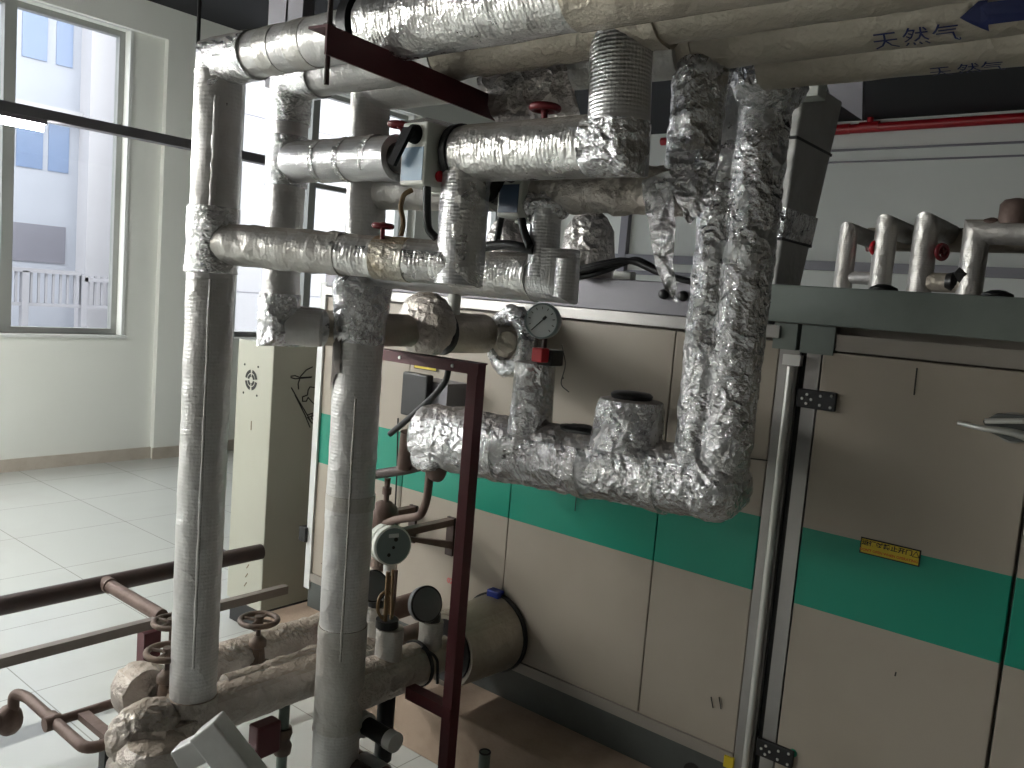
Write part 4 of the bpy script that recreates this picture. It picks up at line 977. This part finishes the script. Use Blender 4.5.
# right of riser C: trap assembly
q1 = at(390, 700, X=-2.22); 
tr = thing('trap_assembly', 'black pipe drop with a grey capped trap, right of the torn riser', 'valve', (-2.2, 2.15, 0))
obj('drop', rod((-2.24, 2.16, .20), (-2.24, 2.16, .50), .034, 18), 'black', tr, True)
ba = at(353, 712, X=-2.1); bb_ = at(396, 742, X=-2.1)
u0 = Vector((-2.34, 2.10, .38)); u0 = at(350, 716, Y=2.03); u1 = at(394, 742, Y=2.03)
obj('white_collar', rod(u0, u0.lerp(u1, .40), .045, 20), 'clad', tr, True)
obj('trap_body', rod(u0.lerp(u1, .38), u1, .033, 20), 'blackmetal', tr, True)
obj('end_cap', rod(u1.lerp(u0, .12), u1+(u1-u0)*.04, .036, 20), 'clad', tr, True)
lw = thing('condensate_line', 'brown and grey condensate line low down behind the torn riser', 'pipe', (-2.1, 2.0, .2))
v0 = at(338, 748, Y=2.02); v1 = at(410, 792, Y=2.02)
obj('pipe', rod(v0, v1, .036, 18), 'rustpipe', lw, True)
obj('grey_union', rod(v0.lerp(v1,.35), v0.lerp(v1,.65), .042, 18), 'clad', lw, True)
v2 = at(350, 765, Y=1.95); obj('lower_pipe', rod(v2, v2+Vector((.5,0,0)), .03, 16), 'darkpipe', lw, True)
obj('leg', rod((v1.x, v1.y, 0), (v1.x, v1.y, v1.z), .02, 12), 'darkpipe', lw, True)

# capped stubs on the low manifold
def stub(label, px, py_top, py_bot, X, r, disc=None):
    b = at(px, py_bot, X=X); t_ = thing('capped_stub', label, 'valve', (X, b.y, b.z))
    top = at(px+1, py_top, X=X)
    obj('wrapped_neck', tube([(X, b.y, ZP+.03), (X, b.y, top.z)], r, 24, .015, amp=.003, freq=20), 'foil_smooth', t_, True)
    if disc:
        c = at(disc[0], disc[1], X=X+.01); nrm = Vector((1.25,-.3,.4)).normalized()
        obj('round_lid', lathe(c, nrm, [(-.020,disc[2]*.9),(-.016,disc[2]),(.014,disc[2]),(.018,disc[2]*.9)], 32), 'lid', t_, True)
        obj('lid_rim', ring(c+nrm*.012, nrm, disc[2]*.98, .005, 32, 8), 'blackmetal', t_, True)
        obj('hinge_block', rod((X, b.y, top.z-.005), (X, b.y, top.z+.03), r*.75, 16), 'blackmetal', t_, True)
    return t_
stub('white wrapped stub with a tilted dark round lid, nearest the sleeve', 429, 621, 655, -2.24, .048, (425, 604, .068, 1))
S2 = stub('white wrapped stub carrying looped wires, beside the torn riser', 387, 628, 672, -2.24, .052)
wl_ = bmesh.new()
c = at(387, 624, X=-2.24)
obj('black_collar', rod((c.x, c.y, c.z-.01), (c.x, c.y, c.z+.02), .043, 20), 'blackmetal', S2, True)
tube(fillet([c, at(377,612,X=-2.24), at(379,596,X=-2.24), at(388,590,X=-2.24), at(394,602,X=-2.24), at(391,622,X=-2.24)], .04, 5), .006, 8, .02, bm=wl_)
tube([at(385,625,X=-2.23), at(388,572,X=-2.23)], .008, 8, .05, bm=wl_); tube([at(391,625,X=-2.23), at(393,570,X=-2.23)], .006, 8, .05, bm=wl_)
obj('wire_loop', wl_, 'hose', S2, True)
stub('white wrapped stub with a dark lid half hidden by the torn riser', 373, 606, 650, -2.43, .045, (372, 586, .060, 0))

# ---------------------------------------------------------------- flow meter, regulator and thin pipes on the wall bracket
MX = 2.42
mt_ = thing('flow_meter', 'round grey faced meter on a brass stem, left of the maroon stand', 'meter', tuple(at(388, 575, Y=MX)))
c = at(391, 545, Y=MX); nv = (Vector((0,0,EYE))-c); nv.z = 0; nv = (nv.normalized()+Vector((.36,.29,.10))).normalized()
obj('meter_body', lathe(c, nv, [(-.075,.06),(-.07,.082),(-.025,.084),(-.02,.076),(-.012,.076),(-.01,.084),(.02,.084),(.024,.078)], 36), 'white', mt_, True)
fc = obj('meter_face', lathe(c+nv*.0245, nv, [(0,.076),(.002,.076)], 36), 'meter', mt_)
u = Vector((0,0,1)).cross(nv).normalized(); w = nv.cross(u)
cf = c+nv*.028
mk = bmesh.new()
for dx, dz, r in ((.01,.028,.009), (0,-.005,.007), (-.02,-.035,.008)): lathe(cf+u*dx+w*dz, nv, [(0,r),(.001,r)], 12, mk)
obj('meter_marks', mk, 'ink', fc)
m4 = Matrix((u, w, nv)).transposed().to_4x4(); m4.translation = cf+w*.045
obj('meter_plate', box(-.022, .022, -.008, .008, -.001, .001, None, m4), 'dial', fc)
obj('lower_nut', rod(c+Vector((0,0,-.08)), c+Vector((0,0,-.125)), .026, 8), 'steel', mt_, True)
obj('stem', rod(c+Vector((0,0,-.12)), at(388, 626, Y=MX), .013, 14), 'hose', mt_, True)
obj('stem_tube', rod(c+Vector((.04,0,-.10)), at(392, 626, Y=MX), .009, 12), 'rustpipe', mt_, True)
rg = thing('pressure_regulator', 'rusty bell shaped regulator above the round meter', 'regulator', tuple(at(383, 540, Y=MX+.08)))
c = at(383, 525, Y=MX+.06)
obj('bell', lathe((c.x, c.y, c.z-.06), (0,0,1), [(0,.05),(.05,.055),(.06,.066),(.10,.068),(.14,.058),(.165,.03),(.17,.012)], 28), 'rustpipe', rg, True)
obj('lower_body', lathe((c.x, c.y, c.z-.2), (0,0,1), [(0,.03),(.02,.045),(.06,.035),(.14,.05)], 24), 'cast', rg, True)
obj('adjuster', lathe((c.x+.01, c.y, c.z+.11), (0,0,1), [(0,.012),(.03,.012),(.03,.02),(.06,.02),(.06,.011),(.10,.014)], 14), 'rustpipe', rg, True)
def tp(nm, label, pts, r, mat='rustpipe'):
    return tag(obj(nm, tube(fillet(pts, .06, 6), r, 14, .02), mat, smooth=True), label, 'pipe')
tp('thin_pipe', 'dark thin pipe running level below the vessel to the regulator', [at(366,476,Y=2.45), at(384,473,Y=2.45), at(405,470,Y=2.42), at(420,466,Y=2.40)], .021, 'darkpipe')
tp('thin_pipe', 'bent grey brown tube curving from the vessel fittings down to the regulator', [at(430,470,Y=2.38), at(427,500,Y=2.38), at(421,516,Y=2.38), at(395,520,Y=2.42), at(385,524,Y=2.44)], .017)
tp('thin_pipe', 'upright pipe dropping from the left end of the vessel', [at(408,432,Y=2.36), at(404,468,Y=2.38)], .03, 'rustpipe')
ft = thing('vessel_fitting', 'foil and metal fitting cluster under the left end of the vessel', 'fitting', tuple(at(430, 466, Y=2.3)))
p = at(428, 462, Y=2.28); obj('foil_part', blob(p, (.075,.05,.035), .010, 22, 4, seed=9), 'foil_crumple', ft, True)
p = at(437, 470, Y=2.3); obj('dial_cap', lathe(p, (.3,-.8,-.3), [(0,.04),(.02,.042),(.03,.03)], 20), 'rustpipe', ft, True)
p = at(443, 463, Y=2.3); obj('nut', rod(p-Vector((.02,0,0)), p+Vector((.03,0,0)), .026, 8), 'steel', ft)
def bracket(label, px0, top, bot, arm_px):
    a = at(px0, top, Y=YM-.004); b = at(px0, bot, Y=YM-.004)
    t = thing('wall_bracket', label, 'bracket', (a.x, YM, b.z))
    obj('plate', box(a.x-.022, a.x+.022, YM-.012, YM, b.z, a.z), 'darkpipe', t)
    yo = YM-.36
    obj('arm', box(a.x-.02, a.x+.02, yo, YM-.012, a.z-.035, a.z-.005), 'rustpipe', t)
    g = prism([(a.x-.004, YM-.012, b.z+.07), (a.x-.004, YM-.012, b.z+.035), (a.x-.004, yo, a.z-.035), (a.x-.004, yo+.03, a.z-.03)], (.03,0,0))
    obj('brace', g, 'rustpipe', t)
    return t
bracket('rusty triangular bracket bolted to the cream panel, right one beside the meter', 452, 517, 556, 0)
bracket('rusty bracket bolted to the cream panel, left one partly behind the bent tube', 414, 505, 543, 0)
# black box and its conduit
p = at(411, 396, Y=2.60)
jb = thing('black_box', 'small black box on the cream panel above the green band', 'box', (p.x, YM, p.z))
obj('box', box(p.x-.085, p.x+.075, 2.62, 2.66, p.z-.095, p.z+.10), 'black', jb, bevel=.008)
obj('back_plate', box(p.x-.05, p.x+.16, 2.66, YM-.0, p.z-.03, p.z+.07), 'sheetgrey', jb)
cable('thick black conduit slanting down left from beneath the stand bar to the green band', [at(449,362,Y=2.36), at(447,380,Y=2.36), at(434,396,Y=2.36), at(412,416,Y=2.38), at(390,434,Y=2.40)], .0125)
cable('thin black wire hanging against the green band at the left', [at(398,418,Y=YM-.012), at(397,470,Y=YM-.012), at(394,530,Y=YM-.012)], .004)

# ---------------------------------------------------------------- light
sc_ = bpy.context.scene
w = bpy.data.worlds.new('sky'); sc_.world = w; w.use_nodes = True
bg = w.node_tree.nodes['Background']; bg.inputs[0].default_value = (1.0, .985, .965, 1); bg.inputs[1].default_value = 4.2
def portal(loc, rot, sx, sy):
    l = bpy.data.lights.new('window_portal', 'AREA'); l.shape = 'RECTANGLE'; l.size = sx; l.size_y = sy
    l.cycles.is_portal = True
    o = bpy.data.objects.new('window_portal', l); C.objects.link(o); o.location = loc; o.rotation_euler = rot
for (y0, y1, z0, z1) in WIN:
    portal((XW-.26, (y0+y1)/2, (z0+z1)/2), (0, math.radians(-90), 0), z1-z0, y1-y0)
for (x0, x1, z0, z1) in FW:
    portal(((x0+x1)/2, YF-.26, (z0+z1)/2), (math.radians(90), 0, 0), x1-x0, z1-z0)
vs = sc_.view_settings
vs.view_transform = 'Standard'; vs.look = 'None'; vs.gamma = 1; vs.use_curve_mapping = False; vs.exposure = 0.72
sc_.cycles.use_denoising = True
sc_.cycles.max_bounces = 8; sc_.cycles.diffuse_bounces = 5; sc_.cycles.transparent_max_bounces = 8
sc_.cycles.sample_clamp_indirect = 8
